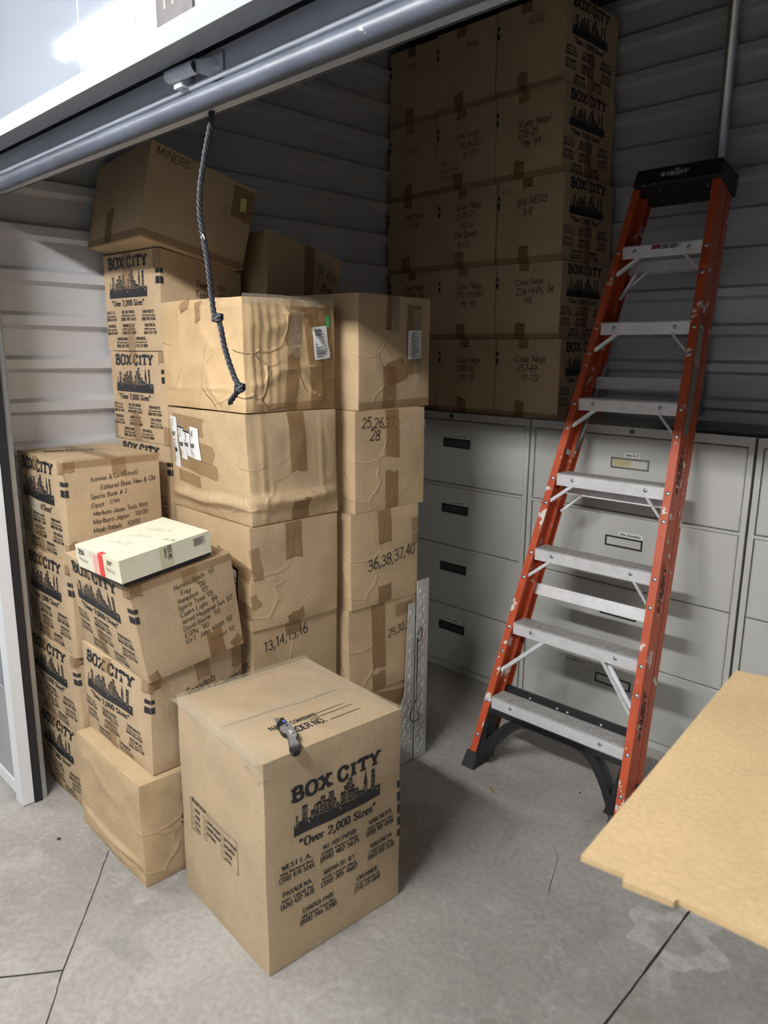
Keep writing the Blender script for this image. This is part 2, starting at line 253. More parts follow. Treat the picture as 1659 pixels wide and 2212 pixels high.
# ------------------------------------------------------------------ stroke lettering
GL = {}
def _g(ch, adv, s):
    st = []
    for part in s.split(';'):
        if not part: continue
        sm = part[0] == '~'; part = part.lstrip('~')
        st.append((sm, [tuple(float(q) for q in p.split(',')) for p in part.split()]))
    GL[ch] = (adv, st)
for line in '''A .8 0,0 .38,1 .76,0;.14,.34 .62,.34
B .66 .05,0 .05,1;~.05,1 .34,1 .53,.9 .53,.66 .36,.54 .05,.54;~.05,.54 .38,.54 .6,.42 .6,.13 .38,0 .05,0
C .74 ~.66,.8 .5,.97 .28,.98 .06,.74 .06,.26 .28,.02 .5,.03 .68,.22
D .74 .05,0 .05,1;~.05,1 .36,1 .62,.8 .66,.5 .62,.2 .36,0 .05,0
E .62 .05,0 .05,1;.05,1 .54,1;.05,.52 .42,.52;.05,0 .56,0
F .58 .05,0 .05,1;.05,1 .54,1;.05,.52 .42,.52
G .76 ~.66,.8 .48,.97 .28,.98 .06,.74 .06,.26 .28,.02 .5,.03 .66,.2;.66,.0 .66,.44 .44,.44
H .74 .06,0 .06,1;.64,0 .64,1;.06,.5 .64,.5
I .34 .17,0 .17,1
J .5 ~.38,1 .38,.3 .3,.03 .1,.03 .02,.2
K .7 .06,0 .06,1;.62,1 .08,.42;.26,.6 .64,0
L .56 .06,0 .06,1;.06,0 .52,0
M .88 .06,0 .06,1;.06,1 .43,.15 .8,1;.8,1 .8,0
N .76 .06,0 .06,1;.06,1 .66,0;.66,0 .66,1
O .8 ~.4,1 .14,.88 .05,.5 .14,.12 .4,0 .66,.12 .75,.5 .66,.88 .4,1
P .62 .06,0 .06,1;~.06,1 .36,1 .56,.9 .56,.58 .36,.48 .06,.48
R .7 .06,0 .06,1;~.06,1 .36,1 .56,.9 .56,.6 .36,.5 .06,.5;.32,.5 .64,0
S .62 ~.52,.82 .38,.98 .16,.96 .07,.76 .18,.58 .42,.46 .54,.26 .42,.04 .18,.02 .05,.2
T .68 .34,0 .34,1;.02,1 .66,1
U .74 ~.06,1 .06,.3 .18,.03 .36,0 .54,.03 .66,.3 .66,1
V .74 .02,1 .37,0 .72,1
W 1.0 .02,1 .27,0 .5,.8 .73,0 .98,1
X .74 .04,1 .7,0;.7,1 .04,0
Y .72 .02,1 .36,.48 .7,1;.36,.48 .36,0
Z .64 .06,1 .6,1 .04,0 .6,0
a .52 ~.42,.5 .28,.62 .1,.54 .05,.3 .12,.05 .28,0 .42,.14;.43,.6 .43,.06 .5,.0
b .52 .06,1 .06,0;~.06,.45 .22,.62 .42,.54 .48,.3 .42,.06 .22,0 .06,.12
c .46 ~.42,.5 .28,.62 .1,.54 .05,.3 .12,.05 .28,0 .42,.12
d .54 .46,1 .46,0;~.46,.45 .3,.62 .1,.54 .05,.3 .1,.06 .3,0 .46,.14
e .5 ~.07,.32 .44,.34 .42,.54 .26,.62 .1,.54 .05,.3 .12,.05 .28,0 .44,.12
f .36 ~.36,.94 .26,1 .17,.9 .15,.6 .15,0;.02,.6 .32,.6
g .54 ~.44,.5 .3,.62 .1,.54 .06,.32 .12,.12 .3,.08 .44,.2;~.45,.6 .45,-.12 .32,-.26 .08,-.2
h .54 .06,0 .06,1;~.06,.42 .22,.62 .4,.56 .44,.4 .44,0
i .24 .12,0 .12,.6;.12,.82 .13,.88
j .28 ~.16,.6 .16,-.1 .08,-.25 -.06,-.22;.16,.82 .17,.88
k .5 .06,0 .06,1;.42,.6 .08,.24;.2,.34 .46,0
l .24 .12,0 .12,1
m .8 .06,0 .06,.6;~.06,.42 .2,.62 .36,.56 .38,.4 .38,0;~.38,.42 .54,.62 .68,.56 .7,.4 .7,0
n .54 .06,0 .06,.6;~.06,.42 .22,.62 .4,.56 .44,.4 .44,0
o .52 ~.26,.62 .1,.54 .04,.31 .1,.06 .26,0 .42,.06 .48,.31 .42,.54 .26,.62
p .54 .06,.6 .06,-.26;~.06,.45 .22,.62 .42,.54 .48,.3 .42,.06 .22,0 .06,.12
q .54 .46,.6 .46,-.26;~.46,.45 .3,.62 .1,.54 .05,.3 .1,.06 .3,0 .46,.14
r .38 .06,0 .06,.6;~.06,.38 .18,.58 .36,.58
s .42 ~.36,.5 .24,.62 .08,.56 .1,.4 .3,.26 .34,.1 .2,0 .04,.1
t .34 ~.15,.9 .15,.15 .22,.0 .34,.06;.0,.6 .32,.6
u .54 ~.06,.6 .06,.15 .18,0 .34,.04 .44,.2;.45,.6 .45,0
v .48 .02,.6 .23,0 .46,.6
w .7 .02,.6 .18,0 .35,.5 .52,0 .68,.6
x .46 .03,.6 .42,0;.42,.6 .03,0
y .48 .02,.6 .25,.04;~.46,.6 .25,.04 .12,-.22 .0,-.24
z .46 .05,.6 .42,.6 .04,0 .42,0
0 .6 ~.3,1 .12,.86 .05,.5 .12,.14 .3,0 .48,.14 .55,.5 .48,.86 .3,1
1 .46 .08,.8 .26,1 .26,0
2 .6 ~.06,.78 .16,.98 .38,.98 .52,.78 .42,.48 .06,.02;.06,.02 .56,.02
3 .58 ~.07,.84 .2,1 .4,.97 .49,.77 .38,.56 .22,.53 .42,.48 .53,.26 .4,.03 .2,0 .05,.16
4 .6 .42,0 .42,1 .04,.32 .56,.32
5 .58 .48,1 .12,1 .09,.56;~.09,.56 .28,.64 .48,.52 .52,.28 .4,.05 .2,0 .05,.12
6 .58 ~.44,.98 .2,.78 .06,.4 .12,.08 .3,0 .48,.1 .52,.32 .42,.52 .26,.54 .08,.36
7 .54 .05,1 .52,1 .2,0
8 .58 ~.28,.53 .1,.64 .08,.86 .28,1 .48,.86 .46,.64 .28,.53 .06,.38 .06,.12 .28,0 .5,.12 .5,.38 .28,.53
9 .58 ~.5,.62 .34,.46 .14,.5 .06,.72 .16,.96 .36,1 .5,.84 .52,.5 .42,.16 .22,0
. .24 .1,0 .13,.04
, .24 ~.13,.08 .14,0 .06,-.16
' .2 .1,1 .07,.78
( .36 ~.3,1.08 .12,.8 .07,.45 .12,.1 .3,-.18
) .36 ~.06,1.08 .24,.8 .29,.45 .24,.1 .06,-.18
- .4 .04,.42 .34,.42
/ .46 .04,-.1 .42,1.08
& .72 ~.64,.4 .42,.02 .16,.02 .06,.22 .16,.42 .4,.66 .4,.9 .26,.98 .14,.84 .22,.6 .66,.0
# .64 .18,0 .26,.95;.4,0 .48,.95;.06,.32 .56,.32;.08,.64 .58,.64
< .5 ~.2,1.0 .08,.9 .1,.74;~.42,1.0 .3,.9 .32,.74;.1,.76 .12,.72;.32,.76 .34,.72
> .5 ~.08,.98 .16,.88 .06,.7;~.3,.98 .38,.88 .28,.7;.08,.98 .1,.94;.3,.98 .32,.94'''.split('\n'):
    c, a, s_ = line.split(' ', 2); _g(c, float(a), s_)

FATG = {}
_keep = dict(GL)
for line in '''B .84 .10,0 .10,1;~.10,1 .44,1 .64,.9 .64,.64 .44,.53 .10,.53;~.10,.53 .50,.53 .72,.42 .72,.12 .46,0 .10,0
O .98 ~.48,1 .18,.88 .06,.5 .18,.12 .48,0 .78,.12 .90,.5 .78,.88 .48,1
X .96 .10,1 .86,0;.84,1 .12,0
C .94 ~.80,.74 .66,.96 .40,1 .14,.80 .07,.5 .14,.2 .40,0 .66,.05 .84,.28;.82,.98 .82,.70
I .50 .25,0 .25,1
T .96 .48,0 .48,1;.06,.98 .90,.98;.08,1 .06,.74;.88,1 .90,.74
Y .96 .08,1 .48,.46;.88,1 .48,.46;.48,.5 .48,0'''.split('\n'):
    c, a, s_ = line.split(' ', 2); _g(c, float(a), s_); FATG[c] = GL[c]
GL = _keep

def smooth(pts, n=3):
    if len(pts) < 3: return pts
    out = []
    for i in range(len(pts)-1):
        p0 = pts[max(i-1, 0)]; p1 = pts[i]; p2 = pts[i+1]; p3 = pts[min(i+2, len(pts)-1)]
        for k in range(n):
            t = k/n; out.append(tuple(0.5*(2*p1[j]+(p2[j]-p0[j])*t+(2*p0[j]-5*p1[j]+4*p2[j]-p3[j])*t*t+(3*p1[j]-p0[j]-3*p2[j]+p3[j])*t**3) for j in range(len(p1))))
    return out+[pts[-1]]
def text2d(txt, size, thick, thin=None, serif=0.0, slant=0.0, track=0.0, jit=0.0, rnd=None, fit=None, align='l', squash=1.0, curve=4, font=None):
    """returns (list of polygons in metres, width); baseline y=0, y up. thick / thin are fractions of the cap height"""
    thin = thick if thin is None else thin
    polys = []; x = 0.0; R = rnd or random
    for ch in txt:
        if ch == ' ': x += 0.42; continue
        if ch not in GL: x += 0.4; continue
        adv, strokes = (font or GL)[ch]; jy = R.uniform(-jit, jit)*0.5; js = 1+R.uniform(-jit, jit)*0.8
        for sm, pts in strokes:
            P = [(px*js+x, py*js+jy) for px, py in pts]
            ends = (P[0], P[1], P[-1], P[-2])
            if sm: P = smooth(P, curve)
            for i in range(len(P)-1):
                (ax, ay), (bx, by) = P[i], P[i+1]; dx, dy = bx-ax, by-ay; l = math.hypot(dx, dy)
                if l < 1e-6: continue
                s = abs(dy)/l; w_ = (thin+(thick-thin)*s)*0.5; e = w_*0.35 if (i or len(P) > 2) else 0.0
                ux, uy = dx/l, dy/l; nx, ny = -uy*w_, ux*w_
                if ch in '.,\'' or (ch in 'ij' and l < .1): e = w_*0.9
                ax, ay, bx, by = ax-ux*e, ay-uy*e, bx+ux*e, by+uy*e
                polys.append([(ax+nx, ay+ny), (bx+nx, by+ny), (bx-nx, by-ny), (ax-nx, ay-ny)])
            if serif and not sm:
                for (ex, ey), (fx, fy) in ((ends[0], ends[1]), (ends[2], ends[3])):
                    if abs(fy-ey) > 0.3 and (ey < 0.05 or ey > 0.95 or abs(ey-.6) < .03):
                        yy = ey+(thin*0.5 if ey < 0.5 else -thin*0.5); sw = thick*0.5+serif
                        polys.append([(ex-sw, yy-thin*.5), (ex+sw, yy-thin*.5), (ex+sw, yy+thin*.5), (ex-sw, yy+thin*.5)])
        x += adv*(1+track)+thick*0.5
    wd = max(x-thick*0.5, 0.01); sx = (fit/(wd*size)) if fit else squash
    off = {'l': 0, 'c': -wd*size*sx/2, 'r': -wd*size*sx}[align]
    polys = [[((px+slant*py)*size*sx+off, py*size) for px, py in q] for q in polys]
    return polys, wd*size*sx

SKY = [(0, .025, .68), (.025, .045, 1.18), (.045, .09, .76), (.09, .145, 1.62), (.145, .18, .74), (.18, .215, 1.12), (.215, .25, 1.40), (.25, .285, 1.46), (.285, .335, 1.68), (.335, .375, 1.35),
       (.375, .43, 1.74), (.43, .455, 1.25), (.455, .49, .90), (.49, .505, .70), (.505, .55, 1.38), (.55, .58, 1.70), (.58, .60, 1.80), (.60, .645, 2.02), (.645, .67, 1.55), (.67, .72, 1.22),
       (.72, .76, .95), (.76, .785, .92), (.785, .83, 1.30), (.83, .88, .76), (.88, .925, 1.88), (.925, 1.0, .74)]
def skyline(w_, base):
    """skyline silhouette as small quads, x 0..w, y 0..; base = unit height; second list: little lit windows"""
    out = []; win = []; R = random.Random(5)
    for a, b, h in SKY:
        n = max(1, int(h*base/0.03)+1)
        for k in range(n): out.append([(a*w_, h*base*k/n), (b*w_, h*base*k/n), (b*w_, h*base*(k+1)/n), (a*w_, h*base*(k+1)/n)])
        if h > .75:
            for yy in [0.66+0.085*i for i in range(int((h-.7)/.085))]:
                for xx in (0.28, 0.68):
                    if R.random() < .68:
                        cx = (a+(b-a)*xx+R.uniform(-.003, .003))*w_; cy = (yy+R.uniform(-.02, .02))*base; s = 0.0050*w_; t = 0.020*base*R.uniform(.8, 1.6)
                        win.append([(cx-s, cy-t), (cx+s, cy-t), (cx+s, cy+t), (cx-s, cy+t)])
        elif R.random() < .8:
            for q in range(2):
                cx = (a+(b-a)*R.uniform(.2, .8))*w_; cy = R.uniform(.42, .62)*base; s = 0.005*w_; win.append([(cx-s, cy-s*2), (cx+s, cy-s*2), (cx+s, cy+s*2), (cx-s, cy+s*2)])
    a, b = .785, .83      # the spire
    out.append([(a*w_, 1.30*base), (b*w_, 1.30*base), ((a+b)/2*w_, 2.06*base)])
    return out, win

# ------------------------------------------------------------------ cartons
FACES = {'Y': ('tL', 'tN', 'bL', 'bN'), 'X': ('tN', 'tR', 'bN', 'bR'), 'T': ('tF', 'tR', 'tL', 'tN'), 'B': ('bL', 'bN', 'bF', 'bR'), 'x': ('tF', 'tL', 'bF', 'bL'), 'y': ('tR', 'tF', 'bR', 'bF')}
class Carton:
    def __init__(s, c, bulge=0.004, crumple=0.0015, cfreq=5.0, prof=None, seed=0, sag=0.0, ridge=0.0):
        s.c = {k: V(v) for k, v in c.items()}; s.bulge = bulge; s.cr = crumple; s.cf = cfreq; s.prof = prof or {}; s.sd = V((seed*3.7, seed*1.3, seed*2.1)); s.sag = sag; s.ridge = ridge
        s.n = {}; s.dim = {}; s.N = {}; s.cache = {}
        for f, (a, b, d, e) in FACES.items():
            A, B, D = s.c[a], s.c[b], s.c[d]; n = (D-A).cross(B-A).normalized(); s.n[f] = n; s.dim[f] = ((B-A).length, (D-A).length)
        cen = sum(s.c.values(), V((0, 0, 0)))/8
        for f in FACES:
            a = s.c[FACES[f][0]]
            if s.n[f].dot(a-cen) < 0: s.n[f] = -s.n[f]
    def P(s, f, u, v, off=0.0):
        N = s.N.get(f, 16); g = s.cache.setdefault(f, {})
        i = min(N-1, max(0, int(u*N))); j = min(N-1, max(0, int(v*N))); a, b = u*N-i, v*N-j
        def q(i, j):
            if (i, j) not in g: g[i, j] = s.P0(f, i/N, j/N)
            return g[i, j]
        p00, p10, p01, p11 = q(i, j), q(i+1, j), q(i, j+1), q(i+1, j+1)
        return (p00*(1-a)+p10*a)*(1-b)+(p01*(1-a)+p11*a)*b+s.n[f]*off
    def P0(s, f, u, v, off=0.0):
        a, b, d, e = (s.c[k] for k in FACES[f]); p = (a*(1-u)+b*u)*(1-v)+(d*(1-u)+e*u)*v
        uu, vv = min(1, max(0, u)), min(1, max(0, v)); n = s.n[f]
        k = math.sin(PI*uu)*math.sin(PI*vv); bu = s.bulge*(1.0 if f in 'XYxy' else 0.3)
        q = p*s.cf+s.sd; h = bu*math.sqrt(max(0, k))+s.cr*0.6*noise.noise(q*3+V((9, 9, 9)))*min(1, k*4)
        if s.ridge:
            r = 1-abs(noise.noise(q*1.1+V((3, 1, 7))))*2.2; h += s.ridge*max(0, r)**3*min(1, k*5)
        if f in s.prof:
            for axis, pos, wdt, amt in s.prof[f]:
                t = ((vv if axis == 'v' else uu)-pos-(0.03*noise.noise(q) if axis == 'v' else 0.0))/wdt
                if abs(t) < 1: h += amt*(1-abs(t))*(math.sin(PI*(uu if axis == 'v' else vv)))**0.4
        nv = noise.noise_vector(q)*s.cr; nv.z *= 0.35
        return p+nv+n*(h+off)
    def body(s, N=16):
        m = MB()
        for f in FACES:
            if f == 'B': nn = 2
            elif f in 'xy': nn = 6
            else: nn = N
            s.N[f] = nn
            vs_ = [s.P(f, i/nn, j/nn) for j in range(nn+1) for i in range(nn+1)]
            m.add(vs_, [(j*(nn+1)+i, (j+1)*(nn+1)+i, (j+1)*(nn+1)+i+1, j*(nn+1)+i+1) for j in range(nn) for i in range(nn)], 0, True)
        return m
    def patch(s, m, f, poly, off, mi=0):   # uv polygon
        m.add([s.P(f, u, v, off) for u, v in poly], [tuple(range(len(poly)))[::-1]], mi)
    def sheet(s, m, f, p, off, n=10, mi=0):   # four uv corners, subdivided so that it follows the board
        g = [s.P(f, *[((p[0][q]*(1-a)+p[1][q]*a)*(1-b)+(p[3][q]*(1-a)+p[2][q]*a)*b) for q in (0, 1)], off) for b in [j/n for j in range(n+1)] for a in [i/n for i in range(n+1)]]
        m.add(g, [(j*(n+1)+i, (j+1)*(n+1)+i, (j+1)*(n+1)+i+1, j*(n+1)+i+1) for j in range(n) for i in range(n)], mi)
    def strip(s, m, f, pts, wd, off=0.0009, mi=0, seg=26, torn=0.0):   # tape along uv polyline, width in metres
        W, H = s.dim[f]; P = []
        for (a, b), (c_, d) in zip(pts[:-1], pts[1:]):
            for k in range(seg): t = k/seg; P.append((a+(c_-a)*t, b+(d-b)*t))
        P.append(pts[-1]); vs_ = []
        for i, (u, v) in enumerate(P):
            a, b = P[max(0, i-1)], P[min(len(P)-1, i+1)]; dx, dy = (b[0]-a[0])*W, (b[1]-a[1])*H; l = math.hypot(dx, dy) or 1
            nx, ny = -dy/l, dx/l
            for k in (-1, -.33, .33, 1):
                e = 0
                if torn and i == len(P)-1: e = torn*(random.random()-.5)
                vs_.append(s.P(f, u+(nx*wd/2*k+dx/l*e)/W, v+(ny*wd/2*k+dy/l*e)/H, off))
        m.add(vs_, [(i*4+k, (i+1)*4+k, (i+1)*4+k+1, i*4+k+1) for i in range(len(P)-1) for k in range(3)], mi, True)
    def draw(s, m, f, polys, u0, v0, off=0.0012, mi=0, rot=0.0, uscale=1.0):
        """polys in metres around origin (u0,v0), y up; rot turns counter-clockwise"""
        W, H = s.dim[f]; c_, s_ = math.cos(rot), math.sin(rot)
        for q in polys:
            m.add([s.P(f, u0+(x*c_-y*s_)/W*uscale, v0-(x*s_+y*c_)/H, off) for x, y in q], [tuple(range(len(q)))], mi)

def rect(x1, y0, yaw, w_, d, z0, z1, top=(0, 0), topz=None):
    u = V((math.cos(yaw), math.sin(yaw), 0)); v = V((-math.sin(yaw), math.cos(yaw), 0)); N = V((x1, y0, 0)); o = {}
    for k, p in dict(L=N-u*w_, N=N, R=N+v*d, F=N-u*w_+v*d).items():
        o['b'+k] = p+V((0, 0, z0)); o['t'+k] = p+V((top[0], top[1], z1))
    for k, z in (topz or {}).items(): o[k].z = z
    return o

CITIES = [('WEST L.A.', '2056 Westwood Blvd.', '(310) 474-5144', .11, .615, .21), ('NO. HOLLYWOOD', '12800 Victory Blvd.', '(818) 982-5675', .43, .613, .28), ('VAN NUYS', '16113 Sherman Way', '(818) 901-0336', .785, .617, .24),
          ('PASADENA', '2650 E. Colorado Blvd', '(626) 432-1678', .11, .756, .20), ('MARINA DEL REY', '4220 Lincoln Blvd.', '(310) 305-4682', .43, .753, .26), ('VALENCIA', '23403 Lyons Ave.', '(661) 254-1178', .80, .753, .22),
          ('CANOGA PARK', '7008 Topanga Canyon Blvd.', '(818) 346-5390', .29, .892, .24), ('ORANGE', '211 W. Katella Ave. #D', '(714) 771-0010', .63, .888, .23)]
CITIES_BIG = [('WEST L.A.', '2056 Westwood Blvd.', '(310) 474-5144', .195, .519, .245), ('NO. HOLLYWOOD', '12800 Victory Blvd.', '(818) 982-5675', .505, .518, .31), ('VAN NUYS', '16113 Sherman Way', '(818) 901-0336', .825, .514, .24),
              ('PASADENA', '2650 E. Colorado Blvd', '(626) 432-1678', .195, .647, .24), ('MARINA DEL REY', '4220 Lincoln Blvd.', '(310) 305-4682', .50, .645, .29), ('VALENCIA', '23403 Lyons Ave.', '(661) 254-1178', .835, .643, .23),
              ('CANOGA PARK', '7008 Topanga Canyon Blvd.', '(818) 346-5390', .34, .776, .28), ('ORANGE', '211 W. Katella Ave. #D', '(714) 771-0010', .725, .776, .22)]
def print_logo(k, f, big=False, missing=()):
    """the printed carton artwork on face f of carton k, as one mesh: title, skyline, slogan, branches"""
    W, H = k.dim[f]; m = MB()
    L = dict(t=(.177, .82, .222, .068), sky=(.178, .826, .387, .080), slog=(.215, .79, .452, .040), ch=(.0215, .0135, .0235), cit=CITIES_BIG) if big else dict(t=(.115, .80, .148, .118), sky=(.10, .79, .452, .136), slog=(.14, .73, .535, .058), ch=(.030, .017, .030), cit=CITIES)
    a, b, v, h = L['t']; w1 = (b-a)*W
    pl, _ = text2d('BOX CITY', h*H*.92, .32, .20, serif=.10, fit=w1, track=.04, font=FATG)
    if missing: pl = [q for q in pl if not (missing[0] < sum(p[0] for p in q)/len(q)/w1 < missing[1])]
    k.draw(m, f, pl, a, v)
    a, b, v, h = L['sky']; sk, win = skyline((b-a)*W, h*H)
    sk2 = []
    for q in sk:   # split wide pieces so that they follow the board
        sk2.append(q)
    k.draw(m, f, sk2, a, v, 0.0012); k.draw(m, f, win, a, v, 0.0018, 1)
    a, b, v, h = L['slog']; pl, _ = text2d('<Over 2,000 Sizes>', h*H, .24, .09, serif=.08, fit=(b-a)*W); k.draw(m, f, pl, a, v)
    h1, h2, h3 = (x*H for x in L['ch']); dv = (.031, .074) if not big else (.0255, .056)
    for nm, st, ph, u, v, wd in L['cit']:
        for tx, hh, vv, ww in ((nm, h1, v, wd*.80), (st, h2, v+dv[0], wd*.90), (ph, h3, v+dv[1], wd*.95)):
            pl, _ = text2d(tx, hh, .24, .10, serif=.07 if tx != st else .03, fit=ww*W, align='c', curve=2); k.draw(m, f, pl, u, vv)
    return m
def bars(k, f1, f2, v0=.19, big=False):
    m = MB()
    rows = [(v0, .045), (v0+.078, .07)] if not big else [(.368, .04), (.428, .05), (.495, .05), (.562, .045), (.63, .035)]
    for v, h in rows:
        k.patch(m, f1, [(.935 if not big else .975, v), (1.0, v), (1.0, v+h), (.935 if not big else .975, v+h)], .0012)
        if f2: k.patch(m, f2, [(0, v), (.035, v), (.035, v+h), (0, v+h)], .0012)
    return m
def hand(k, f, lines, u, v, size, lead, rise=0.06, slant=0.12, thick=0.10, seed=1, mi=0, jit=0.09):
    """handwritten lines; (u,v) start of first baseline in face units, size and leading in metres"""
    m = MB(); R = random.Random(seed); W, H = k.dim[f]
    for i, ln in enumerate(lines):
        dx = 0
        if isinstance(ln, tuple): ln, dx = ln
        pl, _ = text2d(ln, size*R.uniform(.93, 1.07), thick, slant=slant, jit=jit, rnd=R, track=R.uniform(-.02, .06), curve=3)
        k.draw(m, f, pl, u+(dx+R.uniform(-.003, .003))/W, v+i*lead/H, .0013, mi, rot=rise+R.uniform(-.012, .012))
    return m

def carton(c, label, mats=CB, logo=None, group=None, writing=None, tapes=(), bar=None, seam=True, lid='u', big=False, missing=(), extra=None, N=16, name='cardboard_box', loose=False, **kw):
    k = Carton(c, **kw); cz = min(k.c[q].z for q in ('bL', 'bN', 'bR', 'bF'))
    base = (k.c['bL']+k.c['bN']+k.c['bR']+k.c['bF'])/4; base.z = cz
    t = thing(name, label, 'box', base, group)
    k.body(N).build('carton_body', mats, t)
    if seam:
        m = MB()
        if lid == 'u': k.strip(m, 'T', [(0.02, .5), (.98, .5)], .0022, .0004)
        else: k.strip(m, 'T', [(.5, .02), (.5, .98)], .0022, .0004)
        m.build('lid_seam', SEAM, t)
    if logo:
        print_logo(k, logo, big, missing).build('printed_logo', [INK, mats], t)
    if bar: bars(k, *bar, big=big).build('printed_side_bars', INK, t)
    for wr in (writing or []):
        mm = wr.pop('mat', MARK); hand(k, **wr).build('handwriting', mm, t)
    for tp in tapes:
        f, pts, wd = tp[:3]; mm = tp[3] if len(tp) > 3 else TAPE; m = MB(); k.strip(m, f, pts, wd, .0016 if mm is not CLEAR else .0021, torn=.02); m.build('packing_tape', mm, t)
    if extra: extra(k, t)
    return k, t

# ------------------------------------------------------------------ the setting
WX, WY, RX, CEIL = -2.786, 3.235, 1.50, 3.06
def plane_obj(name, x0, x1, y0, y1, z0, z1, m):
    b = MB(); b.box(x0, x1, y0, y1, z0, z1); return struct(b.build(name, m))
struct((lambda b: (b.quad((-9, -2.2, 0), (7, -2.2, 0), (7, 3.4, 0), (-9, 3.4, 0)), b)[1])(MB()).build('floor', CONC))
fl = bpy.data.objects['floor']
def rib_profile(z0, z1, phase=1.360, per=0.15, d=0.027):
    pts = [(z0, 0.0)]; k = math.floor((z0-phase)/per)-1
    while True:
        a = phase+k*per; k += 1
        if a > z1: break
        for dz, o in ((0, 0), (.014, d), (.046, d), (.060, 0)):
            if z0 < a+dz < z1: pts.append((a+dz, o))
    pts.append((z1, 0.0)); return pts
def rib_wall(name, kind, a, b, z0, z1):
    pr = rib_profile(z0, z1); m = MB(); P = []
    for z, o in pr:
        if kind == 'left': P += [V((WX+o, a, z)), V((WX+o, b, z))]
        elif kind == 'right': P += [V((RX-o, b, z)), V((RX-o, a, z))]
        else: P += [V((b, WY-o, z)), V((a, WY-o, z))]
    n = len(pr)
    m.add(P, [(2*i, 2*i+1, 2*i+3, 2*i+2) for i in range(n-1)])
    return struct(m.build(name, RIB))
rib_wall('wall_left', 'left', 0.86, WY, 0, CEIL); rib_wall('wall_back', 'back', WX, RX, 0, CEIL); rib_wall('wall_right', 'right', 0.86, WY, 0, CEIL)
plane_obj('ceiling', WX-.05, RX+.05, 0.86, WY+.05, CEIL, CEIL+.05, DARKC)
# corridor
plane_obj('wall_corridor', -9, 7, -1.55, -1.50, 0, 2.95, CORR)
plane_obj('ceiling_corridor', -9, 7, -1.55, 0.86, 2.95, 3.0, CORC)
plane_obj('wall_corridor_end', -9.05, -9, -1.5, 0.8, 0, 2.95, WHITEM); plane_obj('wall_corridor_far_end', 7, 7.05, -1.5, 0.8, 0, 2.95, WHITEM)
# front wall over the opening and beside it
JX = -2.565
hd = plane_obj('wall_front', -9, JX-.06, 0.795, 0.86, 0, 2.95, WHITEW)
m = MB(); m.box(JX-.06, RX-.05, .788, .84, 2.165, 2.95); m.box(RX-.05, 7, .788, .86, 0, 2.95); struct(m.build('wall_header', WHITEW))
m = MB()
for sx in (-1.70, -1.46, -.4): m.box(sx, sx+.0025, .7865, .789, 2.17, 2.95)
struct(m.build('trim_1', WHITET))
m = MB(); m.box(JX-.06, RX, .778, .832, 2.131, 2.168); struct(m.build('trim_2', HTRIM))     # header trim strip
m = MB(); m.box(JX-.062, JX, .782, .822, 0.004, 2.131); struct(m.build('trim_3', WHITET))   # left jamb post
m = MB(); m.box(RX-.05, RX+.02, .782, .822, 0.004, 2.131); struct(m.build('trim_4', WHITET))
m = MB(); m.box(-9, JX-.062, .786, .800, 0.02, 0.07); struct(m.build('baseboard_front', WHITET))
m = MB(); m.box(-9, JX-.062, .790, .7955, .07, .42); struct(m.build('trim_5', GREYP))
# door track
m = MB(); m.box(JX-.028, JX+.004, .824, .850, 0, 2.6, 0); m.box(JX-.05, JX-.028, .824, .832, 0, 2.6); m.build('door_1', BLACKP); tr = bpy.data.objects['door_1']; struct(tr)
# children of the door: tracks, curtain, bottom bar, seal, handle
def dchild(m, name, mt): return m.build(name, mt, tr)
m = MB(); m.box(JX-.028, JX-.004, .8505, .866, 0, 2.6); m.box(JX-.012, JX-.008, .8505, .870, 0, 2.6); dchild(m, 'guide_angle', STEEL)
m = MB(); m.box(WX+.02, WX+.032, .915, .935, 0, 3.0); dchild(m, 'wall_angle', STEEL)
m = MB()
for z in (.12, .45, .78, 1.095, 1.245, 1.395, 1.545, 1.70): m.dome((WX+.021, .955, z), (1, 0, 0), .006, .004)
dchild(m, 'wall_screws', STEEL)
m = MB(); m.box(RX-.03, RX, .824, .868, 0, 2.6); dchild(m, 'guide_track', BLACKP)
m = MB(); m.box(JX-.02, RX-.01, .874, .882, 2.09, 2.148); m.box(JX-.02, RX-.01, .868, .9, 2.092, 2.096); dchild(m, 'bottom_bar', ZINC)
m = MB(); m.box(JX-.02, RX-.01, .878, .884, 2.148, 2.9); dchild(m, 'curtain', DARKST)
m = MB(); m.tube([(JX-.02, .868, 2.098), (RX-.01, .868, 2.098)], .0055, 10); dchild(m, 'bead', ZINC)
m = MB(); m.tube([(JX-.02, .874, 2.072), (RX-.01, .874, 2.072)], .019, 16)
dchild(m, 'bulb_seal', mat('grey_black_vinyl_seal', (0.065, 0.075, 0.10), 0.42, bump=0.1, bscale=15, var=.2, col2=(.45, .46, .48), mask=(38, .69, .72)))
m = MB(); m.box(JX-.02, RX-.01, .886, .922, 2.062, 2.066); m.box(JX-.02, RX-.01, .918, .923, 2.062, 2.12); dchild(m, 'rear_angle', mat('dull_galvanised_angle', (.36,.39,.44), .5, .3))
